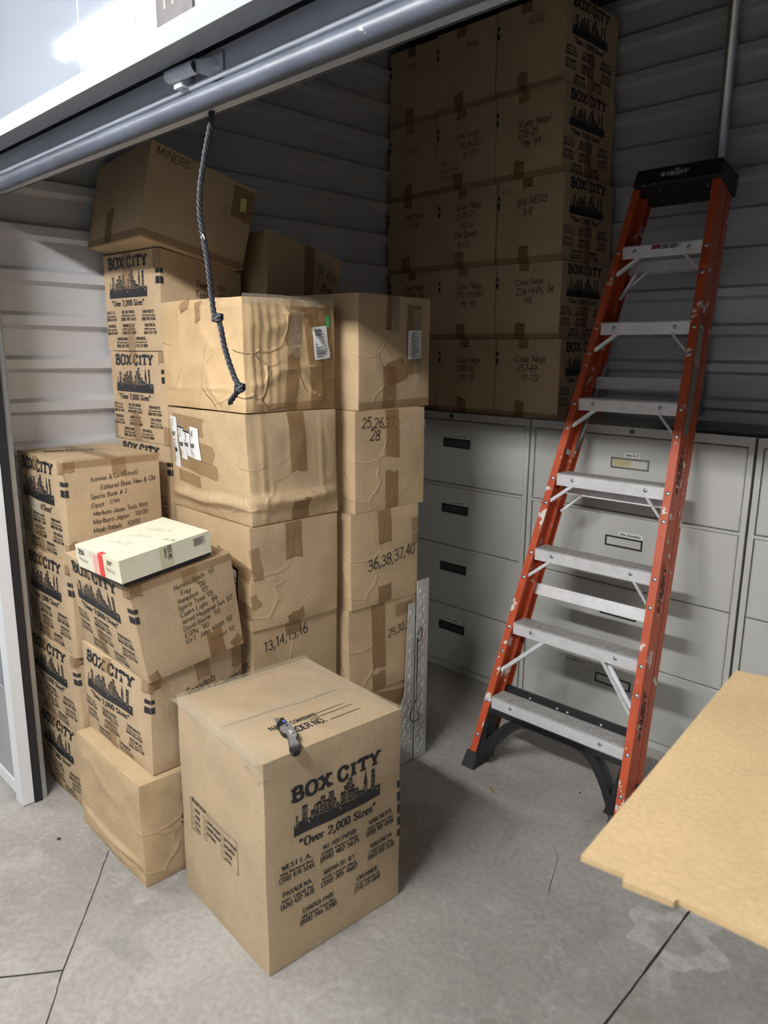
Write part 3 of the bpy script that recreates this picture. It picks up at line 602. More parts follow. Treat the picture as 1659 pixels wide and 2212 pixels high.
# lift handle on the bottom bar
m = MB()
m.tube([(-1.442, .845, 2.120), (-1.342, .845, 2.118)], .0125, 16, caps=False); m.tube([(-1.442, .845, 2.120), (-1.342, .845, 2.118)], .0110, 16, caps=False)
m.obox((-1.428, .848, 2.096), (.026, 0, 0), (0, .026, 0), (0, 0, .003)); m.obox((-1.404, .848, 2.096), (.003, 0, 0), (0, .026, 0), (0, 0, .020)); m.obox((-1.428, .846, 2.096), (.026, 0, 0), (0, .002, 0), (0, 0, .018))
m.prism([(-1.346, .846, 2.108), (-1.322, .868, 2.098), (-1.322, .868, 2.134), (-1.346, .846, 2.130)], (.001, .003, 0))
m.obox((-1.323, .868, 2.092), (.032, 0, 0), (0, .003, 0), (0, 0, .044)); m.dome((-1.307, .868, 2.114), (0, -1, 0), .006, .004)
dchild(m, 'lift_handle', ZINC)
# number plate on the header
t = thing('unit_number_plate', 'small grey metal plate with unit number 147 on the white header panel', 'sign', (-1.28, .785, 2.205))
m = MB(); m.box(-1.372, -1.250, .7835, .7865, 2.163, 2.30); m.build('plate', mat('brushed_nickel_plate', (0.115, 0.108, 0.112), .7, 0, var=.2, vscale=18, spec=.2), t)
m = MB()
for ch, x0 in (('1', -1.352), ('4', -1.330), ('7', -1.292)):
    pl, _ = text2d(ch, .062, .16, fit=.026 if ch != '1' else .020)
    m2 = [[(x0+x, .7828, 2.197+y) for x, y in q] for q in pl]
    for q in m2: m.add(q, [(0, 1, 2, 3)])
m.build('number', mat('ivory_numerals', (.24, .235, .21), .6), t)
m = MB(); m.dome((-1.366, .7835, 2.235), (0, -1, 0), .004, .002); m.build('screw', DARKST, t)
# ceiling lamps
for i, (lx, rad, LIGHT_Y) in enumerate(LAMPS):
    GLOW = mat('fluorescent_tube', (1.0, 0.985, 0.96), 0.5, emit=rad)
    t = thing('ceiling_lamp', ['long twin tube ceiling lamp over the corridor in front of the open unit', 'twin tube ceiling lamp further left along the corridor', 'twin tube ceiling lamp further right along the corridor', 'ceiling lamp close to the white wall, reflected in its glossy panel'][i], 'lamp', (lx, LIGHT_Y, 2.95), 'corridor ceiling lamps')
    m = MB(); m.box(lx-.63, lx+.63, LIGHT_Y-.09, LIGHT_Y+.09, LIGHT_Z+.03, 2.95); m.build('lamp_housing', WHITEM, t)
    for dy in (-.05, .05):
        m = MB(); m.tube([(lx-.6, LIGHT_Y+dy, LIGHT_Z), (lx+.6, LIGHT_Y+dy, LIGHT_Z)], .0165, 12); m.build('tube', GLOW, t)
# floor joints and cracks
def ribbon(m, pts, wd, z=.0012, jit=.0):
    pts = smooth([tuple(p) for p in pts], 8); R = random.Random(3); vs_ = []
    for i, p in enumerate(pts):
        a, b = pts[max(0, i-1)], pts[min(len(pts)-1, i+1)]; dx, dy = b[0]-a[0], b[1]-a[1]; l = math.hypot(dx, dy) or 1; j = R.uniform(-jit, jit); q = wd*R.uniform(.6, 1.2)/2 if jit else wd/2
        vs_ += [(p[0]-dy/l*(q+j), p[1]+dx/l*(q+j), z), (p[0]+dy/l*(q-j), p[1]-dx/l*(q-j), z)]
    m.add(vs_, [(2*i, 2*i+1, 2*i+3, 2*i+2) for i in range(len(pts)-1)])
JOINT = mat('dark_joint_dirt', (.035, .032, .03), .9)
m = MB(); ribbon(m, [(-2.127, .891), (-1.95, .75), (-1.75, .586), (-1.624, .495), (-1.2, .16), (-.9, -.1)], .0032, jit=.0012); m.build('floor_crack', JOINT, fl)
m = MB(); ribbon(m, [(-1.755, .588), (-1.846, .464), (-2.2, 0.0), (-3, -1)], .005); m.build('control_joint', JOINT, fl)
m = MB(); ribbon(m, [(-.682, 2.2), (-.682, 1.978), (-.675, 1.72), (-.67, 1.458), (-.668, 1.0), (-.66, .4)], .006, jit=.0006); m.build('control_joint', JOINT, fl)
m = MB(); ribbon(m, [(-1.13, 1.95), (-1.08, 1.9), (-1.03, 1.78), (-1.01, 1.74)], .0015, jit=.001); m.build('floor_crack', JOINT, fl)
m = MB(); ribbon(m, [(-2.54, .86), (-2.2, .81), (-1.9, .78), (-1.70, .765)], .004, .0008, jit=.002); m.build('door_sill_mark', mat('pale_scuff', (.31, .30, .285), .8), fl)

# ------------------------------------------------------------------ filing cabinets
CW, CH, CY, CD = .928, 1.31, 2.766, .435
def cabinet(x0, label, ci, tabs):
    x1 = x0+CW-(.016 if ci == 0 else 0); t = thing('filing_cabinet', label, 'cabinet', ((x0+x1)/2, CY+CD/2, 0), 'grey lateral filing cabinets')
    m = MB(); e = .020
    m.box(x0, x0+e, CY, CY+CD, 0.0, CH); m.box(x1-e, x1, CY, CY+CD, 0, CH); m.box(x0+e, x1-e, CY, CY+CD, CH-.034, CH); m.box(x0+e, x1-e, CY+CD-.01, CY+CD, 0, CH-.034)
    m.box(x0+e, x1-e, CY+.012, CY+CD-.01, 0.0, .03); m.box(x0+e, x1-e, CY+.001, CY+.02, .952, .963)
    m.build('cabinet_body', CAB, t)
    m = MB(); m.box(x0+e, x1-e, CY+.022, CY+.03, .03, CH-.034); m.build('drawer_gap', CABD, t)
    zs = [(.966, 1.272), (.656, .949), (.345, .652), (.036, .341)]
    for i, (a, b) in enumerate(zs):
        g = .0035; m = MB(); bx0, bx1, y0 = x0+e+g, x1-e-g, CY+.001
        # front sheet with bevelled rim
        q = .004
        P = [V((bx0, y0+q, a)), V((bx1, y0+q, a)), V((bx1, y0+q, b)), V((bx0, y0+q, b)), V((bx0+q, y0, a+q)), V((bx1-q, y0, a+q)), V((bx1-q, y0, b-q)), V((bx0+q, y0, b-q))]
        m.add(P, [(4, 5, 6, 7), (0, 1, 5, 4), (1, 2, 6, 5), (2, 3, 7, 6), (3, 0, 4, 7)]); m.box(bx0, bx1, y0+q, y0+.018, a, b)
        d = m.build('drawer', CAB, t)
        hx0 = x0+.388 if ci == 1 else x0+.425; hz = b-.085
        if ci == 2: hx0 = x0+.36
        m = MB(); w_, h_, r = .160, .042, .005
        m.box(hx0, hx0+w_, y0-.005, y0, hz-h_, hz-h_+r); m.box(hx0, hx0+w_, y0-.005, y0, hz-r, hz); m.box(hx0, hx0+r, y0-.005, y0, hz-h_+r, hz-r); m.box(hx0+w_-r, hx0+w_, y0-.005, y0, hz-h_+r, hz-r)
        m.build('label_holder', mat('label_holder_%d' % i, (.30, .29, .25), .35, .8) if (ci == 1 and i == 0) else BLACKP, d)
        m = MB(); m.box(hx0+r, hx0+w_-r, y0-.0012, y0-.0004, hz-h_+r, hz-r); m.build('label_window', CAB if ci == 1 else DARKST, d)
        if ci == 1 and i == 0:
            m = MB(); m.box(hx0+.010, hx0+.085, y0-.0022, y0-.0014, hz-h_+.008, hz-.008); m.build('yellowed_card', mat('yellowed_card', (.40, .37, .20), .6), d)
        tx = tabs[i]
        if tx:
            tw = .012*len(tx)*.55+.012; lx = hx0+(.055 if ci == 1 else .05); lz = hz+.003
            if i == 3: lx, lz, tw = hx0-(.16 if ci == 1 else -.02), hz+.01, .12
            m = MB(); m.box(lx, lx+tw, y0-.0012, y0-.0002, lz, lz+.018); pp = m.build('label_strip', PAPER, d)
            m = MB(); pl, _ = text2d(tx, .009, .2, fit=tw*.82)
            for q_ in pl: m.add([(lx+tw*.09+x, y0-.0016, lz+.005+y) for x, y in q_], [(0, 1, 2, 3)])
            m.build('label_text', INK, pp)
    lx = x0+.468; m = MB(); m.tube([(lx, CY-.003, CH-.016), (lx, CY+.002, CH-.016)], .0105, 14); lk = m.build('lock', DARKST, t)
    m = MB(); m.box(lx-.006, lx+.006, CY-.0045, CY-.003, CH-.0185, CH-.0145); m.build('keyhole', BLACKP, lk)
    return t
cabinet(-2.756+.0, 'grey filing cabinet at the left, under the tall grid of cartons', 0, ['Business 2008', 'Business 2007', '', 'Contracts'])
cabinet(-1.836, 'grey lateral filing cabinet directly behind the orange ladder', 1, ['Jobs A-Z', 'Misc Documents', '', 'SAMPLES'])
cabinet(-.898, 'grey lateral filing cabinet at the right edge, beyond the foreground cardboard flap', 2, ['', '', '', ''])
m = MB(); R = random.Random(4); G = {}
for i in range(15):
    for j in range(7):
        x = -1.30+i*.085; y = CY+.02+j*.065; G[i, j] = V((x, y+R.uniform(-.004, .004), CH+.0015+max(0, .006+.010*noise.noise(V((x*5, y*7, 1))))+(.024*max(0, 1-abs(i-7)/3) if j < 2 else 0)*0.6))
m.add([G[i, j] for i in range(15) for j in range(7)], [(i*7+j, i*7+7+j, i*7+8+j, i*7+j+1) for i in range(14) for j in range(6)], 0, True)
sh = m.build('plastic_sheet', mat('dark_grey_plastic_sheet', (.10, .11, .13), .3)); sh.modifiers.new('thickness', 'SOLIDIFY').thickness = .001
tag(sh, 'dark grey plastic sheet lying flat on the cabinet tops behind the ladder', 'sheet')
# conduit on back wall
m = MB(); m.tube([(-1.297, 3.183, 1.34), (-1.297, 3.183, 3.04)], .0215, 14); tag(m.build('conduit_pipe', STEEL), 'galvanised conduit pipe running up the ribbed back wall behind the ladder top', 'pipe')

# ------------------------------------------------------------------ grid of cartons on the cabinets
GZ = [1.3115, 1.652, 1.969, 2.308, 2.640, 2.972]
CX = [[-1.728, -1.742, -1.754, -1.772, -1.780], [-2.064, -2.076, -2.090, -2.106, -2.117], [-2.402, -2.414, -2.428, -2.440, -2.450]]
WR = {(0, 0): [('Color Negs', 0), ('Z57-69', .01), ("'01-'02", .03)], (0, 1): [('Color Negs', 0), ('Z26-HHH, 34', 0), ("'99", .04)], (0, 2): [('BW NEGS', 0), ('3-8', .03)], (0, 3): [('(Color Negs)', 0), ('Z18-25', .0), ("'96-'99", .02)], (0, 4): [('NEGS', .05)],
      (1, 0): [('Color Negs', 0), ('Z48-56', .01), ("'01-'02", .03)], (1, 1): [('Color Negs', 0), ('Z10-11HHH', 0), ("'95-'98", .02)], (1, 2): [('Color Negs', 0), ('Z-73-77', .01), ("'02-'01", .03), ('BW Boxes', 0), ('# 1-2', .02)], (1, 3): [('BW Negs', 0), ('85,86,52', .02), ("'91-'07", .03)], (1, 4): [('Negs', .05)],
      (2, 0): [], (2, 1): [('Col Negs', 0), ('Z42-50', .02)], (2, 2): [('BW Negs', 0), ('1-28', .03)], (2, 3): [('11-23', .03)], (2, 4): [('Negs', 0)]}
ROWN = ['bottom row', 'second row up', 'middle row', 'fourth row up', 'top row']
COLN = ['right column', 'centre column', 'left column']
for ci in range(3):
    for r in range(5):
        R = random.Random(ci*10+r); x1 = CX[ci][r]+R.uniform(-.001, .001); w_ = .332
        if ci == 2: w_ = min(w_, x1-(WX+.028))
        y0 = 2.782+R.uniform(0, .010)+(.012 if (ci == 2) else 0); c = rect(x1, y0, R.uniform(-.006, .006)*(1 if ci != 2 else .3), w_-.003, .398, GZ[r]+.001, GZ[r+1]-.0015)
        wl = WR[(ci, r)]; wr = []
        dark = r in (0, 1) or (ci == 0 and r < 4) or (ci == 1 and r == 2)
        if wl: wr.append(dict(f='Y', lines=wl, u=.34+R.uniform(-.03, .03), v=(.30 if r not in (3,) else .40)+R.uniform(-.04, .03), size=.026, lead=.040, rise=.03, seed=ci*7+r, thick=.11, mat=MARK if dark else FAINT))
        if (ci, r) in ((0, 2), (1, 2)): wr.append(dict(f='Y', lines=['STO'], u=.08, v=.16, size=.018, lead=.03, mat=FAINT, thick=.1))
        if (ci, r) == (1, 3): wr.append(dict(f='Y', lines=['Stro', 'Court Files', 'LA to check'], u=.08, v=.66, size=.018, lead=.032, mat=FAINT))
        if (ci, r) == (1, 1): pass
        wname = {(0, 0): 'marked Color Negs Z57-69', (0, 1): "marked Color Negs Z26 and '99", (0, 2): 'marked BW NEGS 3-8', (0, 3): 'marked Color Negs Z18-25', (0, 4): 'almost touching the ceiling',
                 (1, 0): 'marked Color Negs Z48-56', (1, 1): "marked Z10-11, '95-'98", (1, 2): 'marked Color Negs Z-73-77 and BW Boxes', (1, 3): "marked BW Negs 85,86", (1, 4): 'with faint writing',
                 (2, 0): 'mostly hidden by the near stack', (2, 1): 'with faded writing, half hidden', (2, 2): 'marked BW Negs in faded pen', (2, 3): 'with faint 11-23', (2, 4): 'under the door edge'}[(ci, r)]
        uc = .44+R.uniform(-.04, .04)
        tp = [('Y', [(uc, 0), (uc+.01, .11)], .05, TAPED), ('Y', [(uc-.02, 1), (uc-.02, .80)], .05, TAPED), ('Y', [(.0, .965), (1, .965)], .022, TAPE)]
        if ci == 0: tp += [('X', [(.47, 0), (.47, .14)], .05), ('X', [(.50, 1), (.49, .55)], .05)]
        carton(c, 'grid carton %s, %s, %s' % (wname, ROWN[r], COLN[ci]), CB, logo='X' if ci == 0 else None, missing=(.40, .53) if ci == 0 else (), group='archive cartons stacked on the filing cabinets',
               writing=wr, tapes=tp, bar=('x', 'Y', .17) if True else None, bulge=.004, crumple=.0012, seed=ci*5+r, N=10)

# ------------------------------------------------------------------ left stacks
GA = 'kraft moving cartons piled at the left wall'
std_t = lambda u: [('Y', [(u, 0), (u+.01, .13)], .05), ('Y', [(u+.02, 1), (u+.0, .70)], .05), ('Y', [(.955, 0), (.955, .12)], .045), ('X', [(.04, 0), (.04, .10)], .045), ('X', [(.55, 0), (.56, .16)], .05), ('X', [(.0, .02), (1, .02)], .03)]
# A: against the jamb, four high
A = [('bulging, on the floor at the door jamb, half behind the slides carton', rect(-2.348, .935, 0, .40, .325, .002, .292, (-.008, -.005)), .010, .006, .3),
     ('second from the floor in the stack at the door jamb', rect(-2.348, .930, .0, .405, .328, .294, .588, (-.006, -.004)), .008, .006, .3),
     ('third from the floor in the stack at the door jamb', rect(-2.345, .932, -.003, .39, .328, .589, .907, (-.008, 0)), .006, .003, .3)]
for i, (lb, c, bu, cr, _) in enumerate(A):
    for q in ('L', 'F'):
        for z in 'bt': c[z+q].x = max(c[z+q].x, WX+.028)
    carton(c, 'skyline carton, '+lb, CB, logo='Y', bar=('Y', 'X', .19), group=GA, tapes=std_t(.38)[:4], bulge=bu, crumple=cr, seed=20+i)
c = rect(-2.355, .938, -.010, .398, .328, .908, 1.243)
def topmark(k, t):
    m = MB()
    for i in range(5):
        u = .12+i*.075; k.strip(m, 'T', [(u, .30), (u+.03, .86-i*.04)], .004, .0012)
    pl, _ = text2d('CONTENTS', .03, .25, fit=.16); k.draw(m, 'T', pl, .30, .85, rot=1.2)
    m.build('printed_lid_lines', INK, t)
carton(c, 'skyline carton with handwriting Sports Book # 2, topmost at the door jamb', CB, logo='Y', bar=('Y', 'X', .19), group=GA, seed=24, bulge=.005, crumple=.0022, extra=topmark,
       tapes=std_t(.42)+[('T', [(0, .5), (1, .5)], .05), ('X', [(.02, .97), (.02, .8)], .04), ('Y', [(.22, .50), (.50, .53)], .045, mat('torn_pale_patch', (.62, .55, .43), .6, alpha=.75))],
       writing=[dict(f='X', lines=[('Korman & Co Portrait/', 0), ('Editorial Book New & Old', .03), ('Sports Book # 2', .0), ('Egypt   1/99', .0), ('Marlboro Japan Tests 9/00', .0), ('Marlboro Japan   10/00', .0), ('Moab Rebels   10/00', .0)], u=.25, v=.21, size=.0150, lead=.0285, rise=.055, seed=4, thick=.115)])
# B: in front, three high
def chamfer(c, **kw):
    for k, v in kw.items(): c[k] = c[k]+V(v)
    return c
c = rect(-1.882, .893, -.02, .452, .345, .002, .341)
carton(c, 'plain tan carton marked SLIDES, on the floor at the bottom of the front left stack', CBT, group=GA, N=34, seed=31, bulge=.008, crumple=.005, ridge=.004, prof={'Y': [('v', .80, .045, .013), ('v', .87, .05, -.006), ('u', .52, .02, .003)]},
       tapes=[('Y', [(.94, .0), (1, .05)], .04, CLEAR)], writing=[dict(f='X', lines=['SLIDES', ('1 Box', .01)], u=.36, v=.50, size=.030, lead=.046, rise=.10, seed=8)])
c = rect(-1.900, .950, .011, .432, .322, .346, .640, topz=dict(tR=.682, tF=.685, tN=.646, tL=.650))
carton(c, 'skyline carton marked Snapshots, directly on top of the plain slides carton', CB, logo='Y', bar=('Y', 'X', .19), group=GA, seed=32, bulge=.010, crumple=.006, ridge=.003,
       tapes=std_t(.42)[:5]+[('X', [(.94, .02), (.94, .2)], .04)],
       writing=[dict(f='X', lines=['Snapshots', ("Divers & Swimmers '00", 0)], u=.36, v=.29, size=.022, lead=.032, rise=.10, seed=11)])
c = {'bL': (-2.319, .952, .6575), 'tL': (-2.318, .906, .963), 'bN': (-1.886, .946, .650), 'tN': (-1.873, .896, .952), 'bR': (-1.878, 1.267, .686), 'tR': (-1.872, 1.226, .991), 'bF': (-2.313, 1.273, .698), 'tF': (-2.305, 1.234, 1.003)}
carton(c, 'tilted kraft carton listing Numero Beach, carrying the cream photo paper box', CB, logo='Y', bar=('Y', 'X', .22), group=GA, seed=33, bulge=.005, crumple=.0025,
       tapes=std_t(.35)+[('X', [(.72, 1), (.70, .72)], .055, TAPED), ('X', [(.97, .98), (.90, .90)], .04, TAPED), ('X', [(.03, 1), (.12, .97)], .05)],
       writing=[dict(f='X', lines=[("Numero Beach  '02", 0), ("Frey    '00", .02), ("Hamptons  '03", .005), ("Sports Total '05", .005), ('Coors Light  99', .01), ("Wired Magazine Sun '03", .01), ("David Blaine  '02", .01), ("ESPN  '00", .01), ("NYT  John Walsh '02", .01), ("Morocco '02", .09)], u=.38, v=.17, size=.0148, lead=.0225, rise=.115, seed=14, thick=.12)])
# C: behind, against the wall
zc = [.002, .315, .630, .945, 1.262, 1.588]
for i in range(4):
    c = rect(-2.374, 1.325, .02, .382, .325, zc[i]+.001, zc[i+1]-.001)
    for q in ('L', 'F'):
        for z in 'bt': c[z+q].x = max(c[z+q].x, WX+.028)
    carton(c, 'carton in the tall left wall stack, ' + ['on the floor, hidden behind the others', 'second from the floor, hidden behind the others', 'third from the floor, mostly hidden', 'fourth from the floor, only its right edge showing'][i], CB, logo='Y' if i == 3 else None, bar=('Y', 'X', .19), group=GA, seed=40+i, N=8)
c = rect(-2.376, 1.324, .03, .386, .325, 1.263, 1.587); c['bL'].x = c['tL'].x = WX+.029; c['bF'].x = c['tF'].x = WX+.029
carton(c, 'full skyline carton at the left wall, second below the big tilted carton', CB, logo='Y', bar=('Y', 'X', .19), group=GA, seed=45, bulge=.003, crumple=.0015, tapes=std_t(.44)[:4]+[('Y', [(.02, .8), (.02, 1)], .03), ('Y', [(.97, .8), (.97, 1)], .04)])
c = rect(-2.370, 1.318, .03, .392, .330, 1.589, 1.926, topz=dict(tR=1.868, tF=1.868, tL=1.925)); c['bL'].x = c['tL'].x = WX+.029; c['bF'].x = c['tF'].x = WX+.029
carton(c, 'skyline carton listing Teens, Philips, Gallo, right under the big tilted carton', CB, logo='Y', bar=('Y', 'X', .19), group=GA, seed=46, bulge=.003, crumple=.0015, tapes=[('Y', [(.44, 0), (.44, .35)], .05), ('Y', [(.46, 1), (.46, .75)], .05), ('Y', [(.96, 0), (.96, .18)], .045)],
       writing=[dict(f='X', lines=["Teens  '00", 'Teens  99', 'Teens  2000', "Philips  12/98", "Gallo  '97", 'Laura'], u=.40, v=.30, size=.024, lead=.037, rise=.02, seed=21, mat=MARK)])
# big tilted carton on top
c = {'bL': (-2.742, 1.245, 1.947), 'tL': (-2.741, 1.305, 2.223), 'bN': (-2.323, 1.228, 1.951), 'tN': (-2.323, 1.288, 2.245), 'bR': (-2.318, 1.612, 1.872), 'tR': (-2.300, 1.670, 2.143), 'bF': (-2.735, 1.618, 1.874), 'tF': (-2.735, 1.678, 2.15)}
def tlab(k, t):
    m = MB(); k.patch(m, 'X', [(.86, .17), (.92, .15), (.93, .30), (.87, .33)], .003); m.build('yellow_label', YEL, t)
carton(c, 'large tilted carton with a yellow label, topmost at the left under the door', CB, group=GA, seed=50, bulge=.004, crumple=.003, extra=tlab,
       tapes=[('Y', [(.42, 1), (.42, .62)], .055, TAPED), ('X', [(.90, .04), (.90, .42)], .09, TAPED), ('Y', [(0, .97), (1, .97)], .03), ('X', [(0, .97), (1, .97)], .03)],
       writing=[dict(f='X', lines=['MINERS'], u=.05, v=.12, size=.028, lead=.05, rise=-.05, mat=FAINT)])
# behind: carton marked SLIDES on hidden cartons
for z0, z1, lb in ((.002, .80, 'lower tall plain carton behind the left stack'), (.802, 1.60, 'upper tall plain carton behind the left stack')):
    carton(rect(-2.30, 1.70, 0, .44, .37, z0, z1), lb+', under the carton marked SLIDES', CB, group=GA, seed=55, N=6)
c = {'bL': (-2.72, 1.680, 1.612), 'tL': (-2.74, 1.728, 1.995), 'bN': (-2.309, 1.700, 1.642), 'tN': (-2.322, 1.769, 2.031), 'bR': (-2.339, 2.061, 1.604), 'tR': (-2.355, 2.130, 1.957), 'bF': (-2.73, 2.06, 1.603), 'tF': (-2.742, 2.095, 1.93)}
c['tN'] = (-2.300, 1.715, 2.022); c['tR'] = (-2.300, 2.072, 1.945); c['tL'] = (-2.72, 1.70, 2.0); c['tF'] = (-2.72, 2.08, 1.93); c['bN'] = (-2.300, 1.700, 1.612)
def dbl(k, t):
    m = MB(); k.strip(m, 'Y', [(.955, .0), (.955, 1)], .005, .0015); m.build('open_flap_edge', CBL, t)
carton(c, 'shadowed carton marked SLIDES in the gap behind the two tan stacks', CBT, group=GA, seed=57, tapes=[('X', [(.55, 0), (.55, 1)], .05, TAPED)], extra=dbl,
       writing=[dict(f='X', lines=['SLIDES', '? Box'], u=.66, v=.22, size=.035, lead=.06, rise=-.25, mat=MARK)])

# ------------------------------------------------------------------ the two big tan stacks
GD = 'large plain tan cartons in the middle stacks'
dz = [.002, .356, .708, 1.055, 1.408, 1.752]
dt = lambda u, a=.3, b=.75: [('X', [(u, 0), (u+.01, a)], .065, TAPED), ('X', [(u+.02, 1), (u, b)], .065, TAPED)]
carton(rect(-1.888, 1.318, -.02, .46, .345, dz[0], dz[1]-.003), 'lowest tan carton of the crumpled stack, behind the front left cartons', CBT, group=GD, seed=60, N=8)
carton(rect(-1.886, 1.310, -.02, .466, .352, dz[1], dz[2]-.003), 'tan carton marked 13,14,15,16 behind the big front carton', CBT, group=GD, seed=61, bulge=.006, crumple=.004,
       tapes=dt(.45, .12, .85), writing=[dict(f='X', lines=['13,14,15,16'], u=.12, v=.22, size=.036, lead=.05, rise=.16, seed=31)])
def d2lab(k, t):
    m = MB(); k.sheet(m, 'Y', [(.70, .36), (.86, .42), (.865, .74), (.71, .70)], .0025, 8); a = m.build('black_bordered_label', BLACKP, t)
    m = MB(); k.sheet(m, 'Y', [(.72, .40), (.845, .445), (.85, .70), (.725, .665)], .0032, 8); p = m.build('label_paper', PAPER, a)
    m = MB()
    for i in range(4): k.patch(m, 'Y', [(.725, .475+i*.05), (.85, .515+i*.05), (.85, .522+i*.05), (.725, .482+i*.05)], .0038)
    m.build('label_lines', INK, p)
carton(rect(-1.880, 1.306, -.04, .478, .350, dz[2]+.001, dz[3]-.003), 'tan carton with a black bordered label, right behind the cream photo box', CBT, group=GD, seed=62, bulge=.007, crumple=.005, extra=d2lab,
       tapes=dt(.47, .36, .90)+[('Y', [(.60, .32), (1, .46)], .05), ('Y', [(.62, .72), (1, .82)], .05), ('X', [(0, .36), (.10, .34)], .11, TAPE), ('X', [(0, .72), (.07, .70)], .05)])
def d3lab(k, t):
    for i, (u, v, h, tw, num, yr) in enumerate([(.045, .08, .50, .085, '1', '1987'), (.155, .17, .32, .080, '2', '1988'), (.235, .205, .25, .085, '3', '1988'), (.325, .165, .30, .115, '4', '1988')]):
        sk = .028; m = MB()
        k.sheet(m, 'Y', [(u, v), (u+tw, v+.012), (u+tw+sk*1.6, v+h+.012), (u+sk*1.6, v+h)], .0026+i*.0004, 12)
        p = m.build('paper_strip', PAPER, t); m = MB()
        pl, _ = text2d(num, .024, .09); k.draw(m, 'Y', pl, u+.02, v+.105, .0036+i*.0004)
        pl, _ = text2d(yr, .013, .17, fit=.028); k.draw(m, 'Y', pl, u+.018, v+(.20 if i != 2 else .16), .0036+i*.0004)
        R = random.Random(i)
        for j in range(int((h-.24)/.022)):
            vv = v+.235+j*.022; k.patch(m, 'Y', [(u+.022, vv), (u+.022+tw*R.uniform(.3, .75), vv+.004), (u+.022+tw*R.uniform(.3, .75), vv+.009), (u+.022, vv+.006)], .0036+i*.0004)
        if i == 0:
            pl, _ = text2d('1988', .013, .17, fit=.028); k.draw(m, 'Y', pl, u+.030, v+.36, .0036)
        m.build('paper_print', INK, p)
        if i in (1, 2):
            m = MB(); k.patch(m, 'Y', [(u, v), (u+tw, v+.012), (u+tw, v+.030), (u, v+.018)], .0042+i*.0004); m.build('black_band', INK, p)
carton(rect(-1.884, 1.318, -.03, .488, .350, dz[3]+.001, dz[4]-.003, (.0, -.012), topz=dict(tL=1.4)), 'tan carton with four white numbered paper strips 1 to 4, bulging above its base', CBT, group=GD, seed=63, bulge=.010, crumple=.005, ridge=.004, extra=d3lab,
       prof={'Y': [('v', .84, .07, .020), ('v', .76, .02, -.004)], 'X': [('v', .80, .10, .026), ('v', .73, .03, -.005), ('u', .14, .03, .006), ('u', .8, .03, .004)]},
       tapes=dt(.52, .55, .80)+[('Y', [(.08, .14), (.50, .17)], .06), ('Y', [(.10, .34), (.62, .42)], .06), ('Y', [(.14, .50), (.66, .58)], .05), ('Y', [(.13, .66), (.45, .70)], .04)], N=40)
def d4lab(k, t):
    m = MB()
    k.sheet(m, 'X', [(.705, .24), (.885, .22), (.915, .52), (.735, .54)], .0042, 16)
    p = m.build('paper_list', PAPER, t); m = MB(); R = random.Random(3)
    for j in range(20): v = .262+j*.0132; q = .725+.03*j/20; k.patch(m, 'X', [(q, v), (q+R.uniform(.07, .13), v-.009), (q+R.uniform(.07, .13), v-.003), (q, v+.006)], .0054)
    m.build('list_print', INK, p)
    m = MB(); k.sheet(m, 'X', [(.885, .13), (.925, .125), (.93, .23), (.89, .235)], .0036, 4); m.build('green_sticker', GREEN, t)
carton(rect(-1.885, 1.310, -.004, .478, .354, dz[4]+.001, dz[5]-.003), 'badly creased amber carton with white list and green sticker behind the rope', CBO, group=GD, seed=64, bulge=.008, crumple=.007, ridge=.008, extra=d4lab,
       prof={'Y': [('v', .80, .018, .006), ('v', .07, .03, .005)], 'X': [('u', .07, .02, .007), ('u', .14, .02, .006), ('u', .22, .02, .007), ('u', .31, .02, .006), ('v', .60, .02, .005), ('v', .12, .02, .004)]},
       tapes=[('X', [(.56, 0), (.50, .40)], .06, TAPED), ('X', [(.50, .42), (.47, 1)], .05, TAPED), ('X', [(.70, .05), (.80, 1)], .06, TAPED), ('X', [(.86, .05), (.93, 1)], .06, TAPED), ('X', [(.55, .10), (.50, .5)], .05, CLEAR), ('X', [(0, .015), (1, .015)], .03, CLEAR), ('X', [(.1, .97), (1, .96)], .03, TAPE),
              ('Y', [(.33, 0), (.35, .10)], .05), ('Y', [(.50, .02), (.52, .20)], .04), ('T', [(0, .5), (1, .5)], .05)], N=44)
ez = [.002, .350, .692, 1.042, 1.397, 1.782]
carton(rect(-1.842, 1.700, -.02, .44, .335, ez[0], ez[1]), 'lowest tan carton of the right middle stack, mostly behind the front carton', CBT, group=GD, seed=70, tapes=[('X', [(.3, .1), (.9, .2)], .06, TAPED)])
carton(rect(-1.846, 1.694, -.06, .45, .325, ez[1]+.001, ez[2]), 'tan carton marked 29,30,31,37, the one beside the diamond plate', CBT, group=GD, seed=71, bulge=.005, crumple=.003, tapes=dt(.42, .75, .80)+[('X', [(.68, .14), (.95, .12)], .05)],
       writing=[dict(f='X', lines=['29,30,31,37'], u=.56, v=.42, size=.030, lead=.05, rise=.13, seed=41)])
carton(rect(-1.840, 1.698, -.06, .45, .325, ez[2]+.001, ez[3]), 'tan carton marked 36,38,37,40, midway up the right middle stack', CBT, group=GD, seed=72, bulge=.006, crumple=.003, tapes=dt(.47, .36, .80)+[('X', [(.88, .22), (1, .20)], .05), ('X', [(.90, .38), (1, .36)], .05)],
       writing=[dict(f='X', lines=['36,38,37,40'], u=.22, v=.62, size=.040, lead=.05, rise=.14, seed=42)])
carton(rect(-1.838, 1.716, -.03, .45, .338, ez[3]+.001, ez[4]), 'tan carton marked 25,26,27,28, directly below the top of its stack', CBT, group=GD, seed=73, bulge=.005, crumple=.003, tapes=dt(.50, .48, .62)+[('X', [(.62, .25), (1, .12)], .06, CLEAR)],
       writing=[dict(f='X', lines=['25,26,27,', ('28', .04)], u=.08, v=.16, size=.036, lead=.046, rise=-.04, seed=43)])
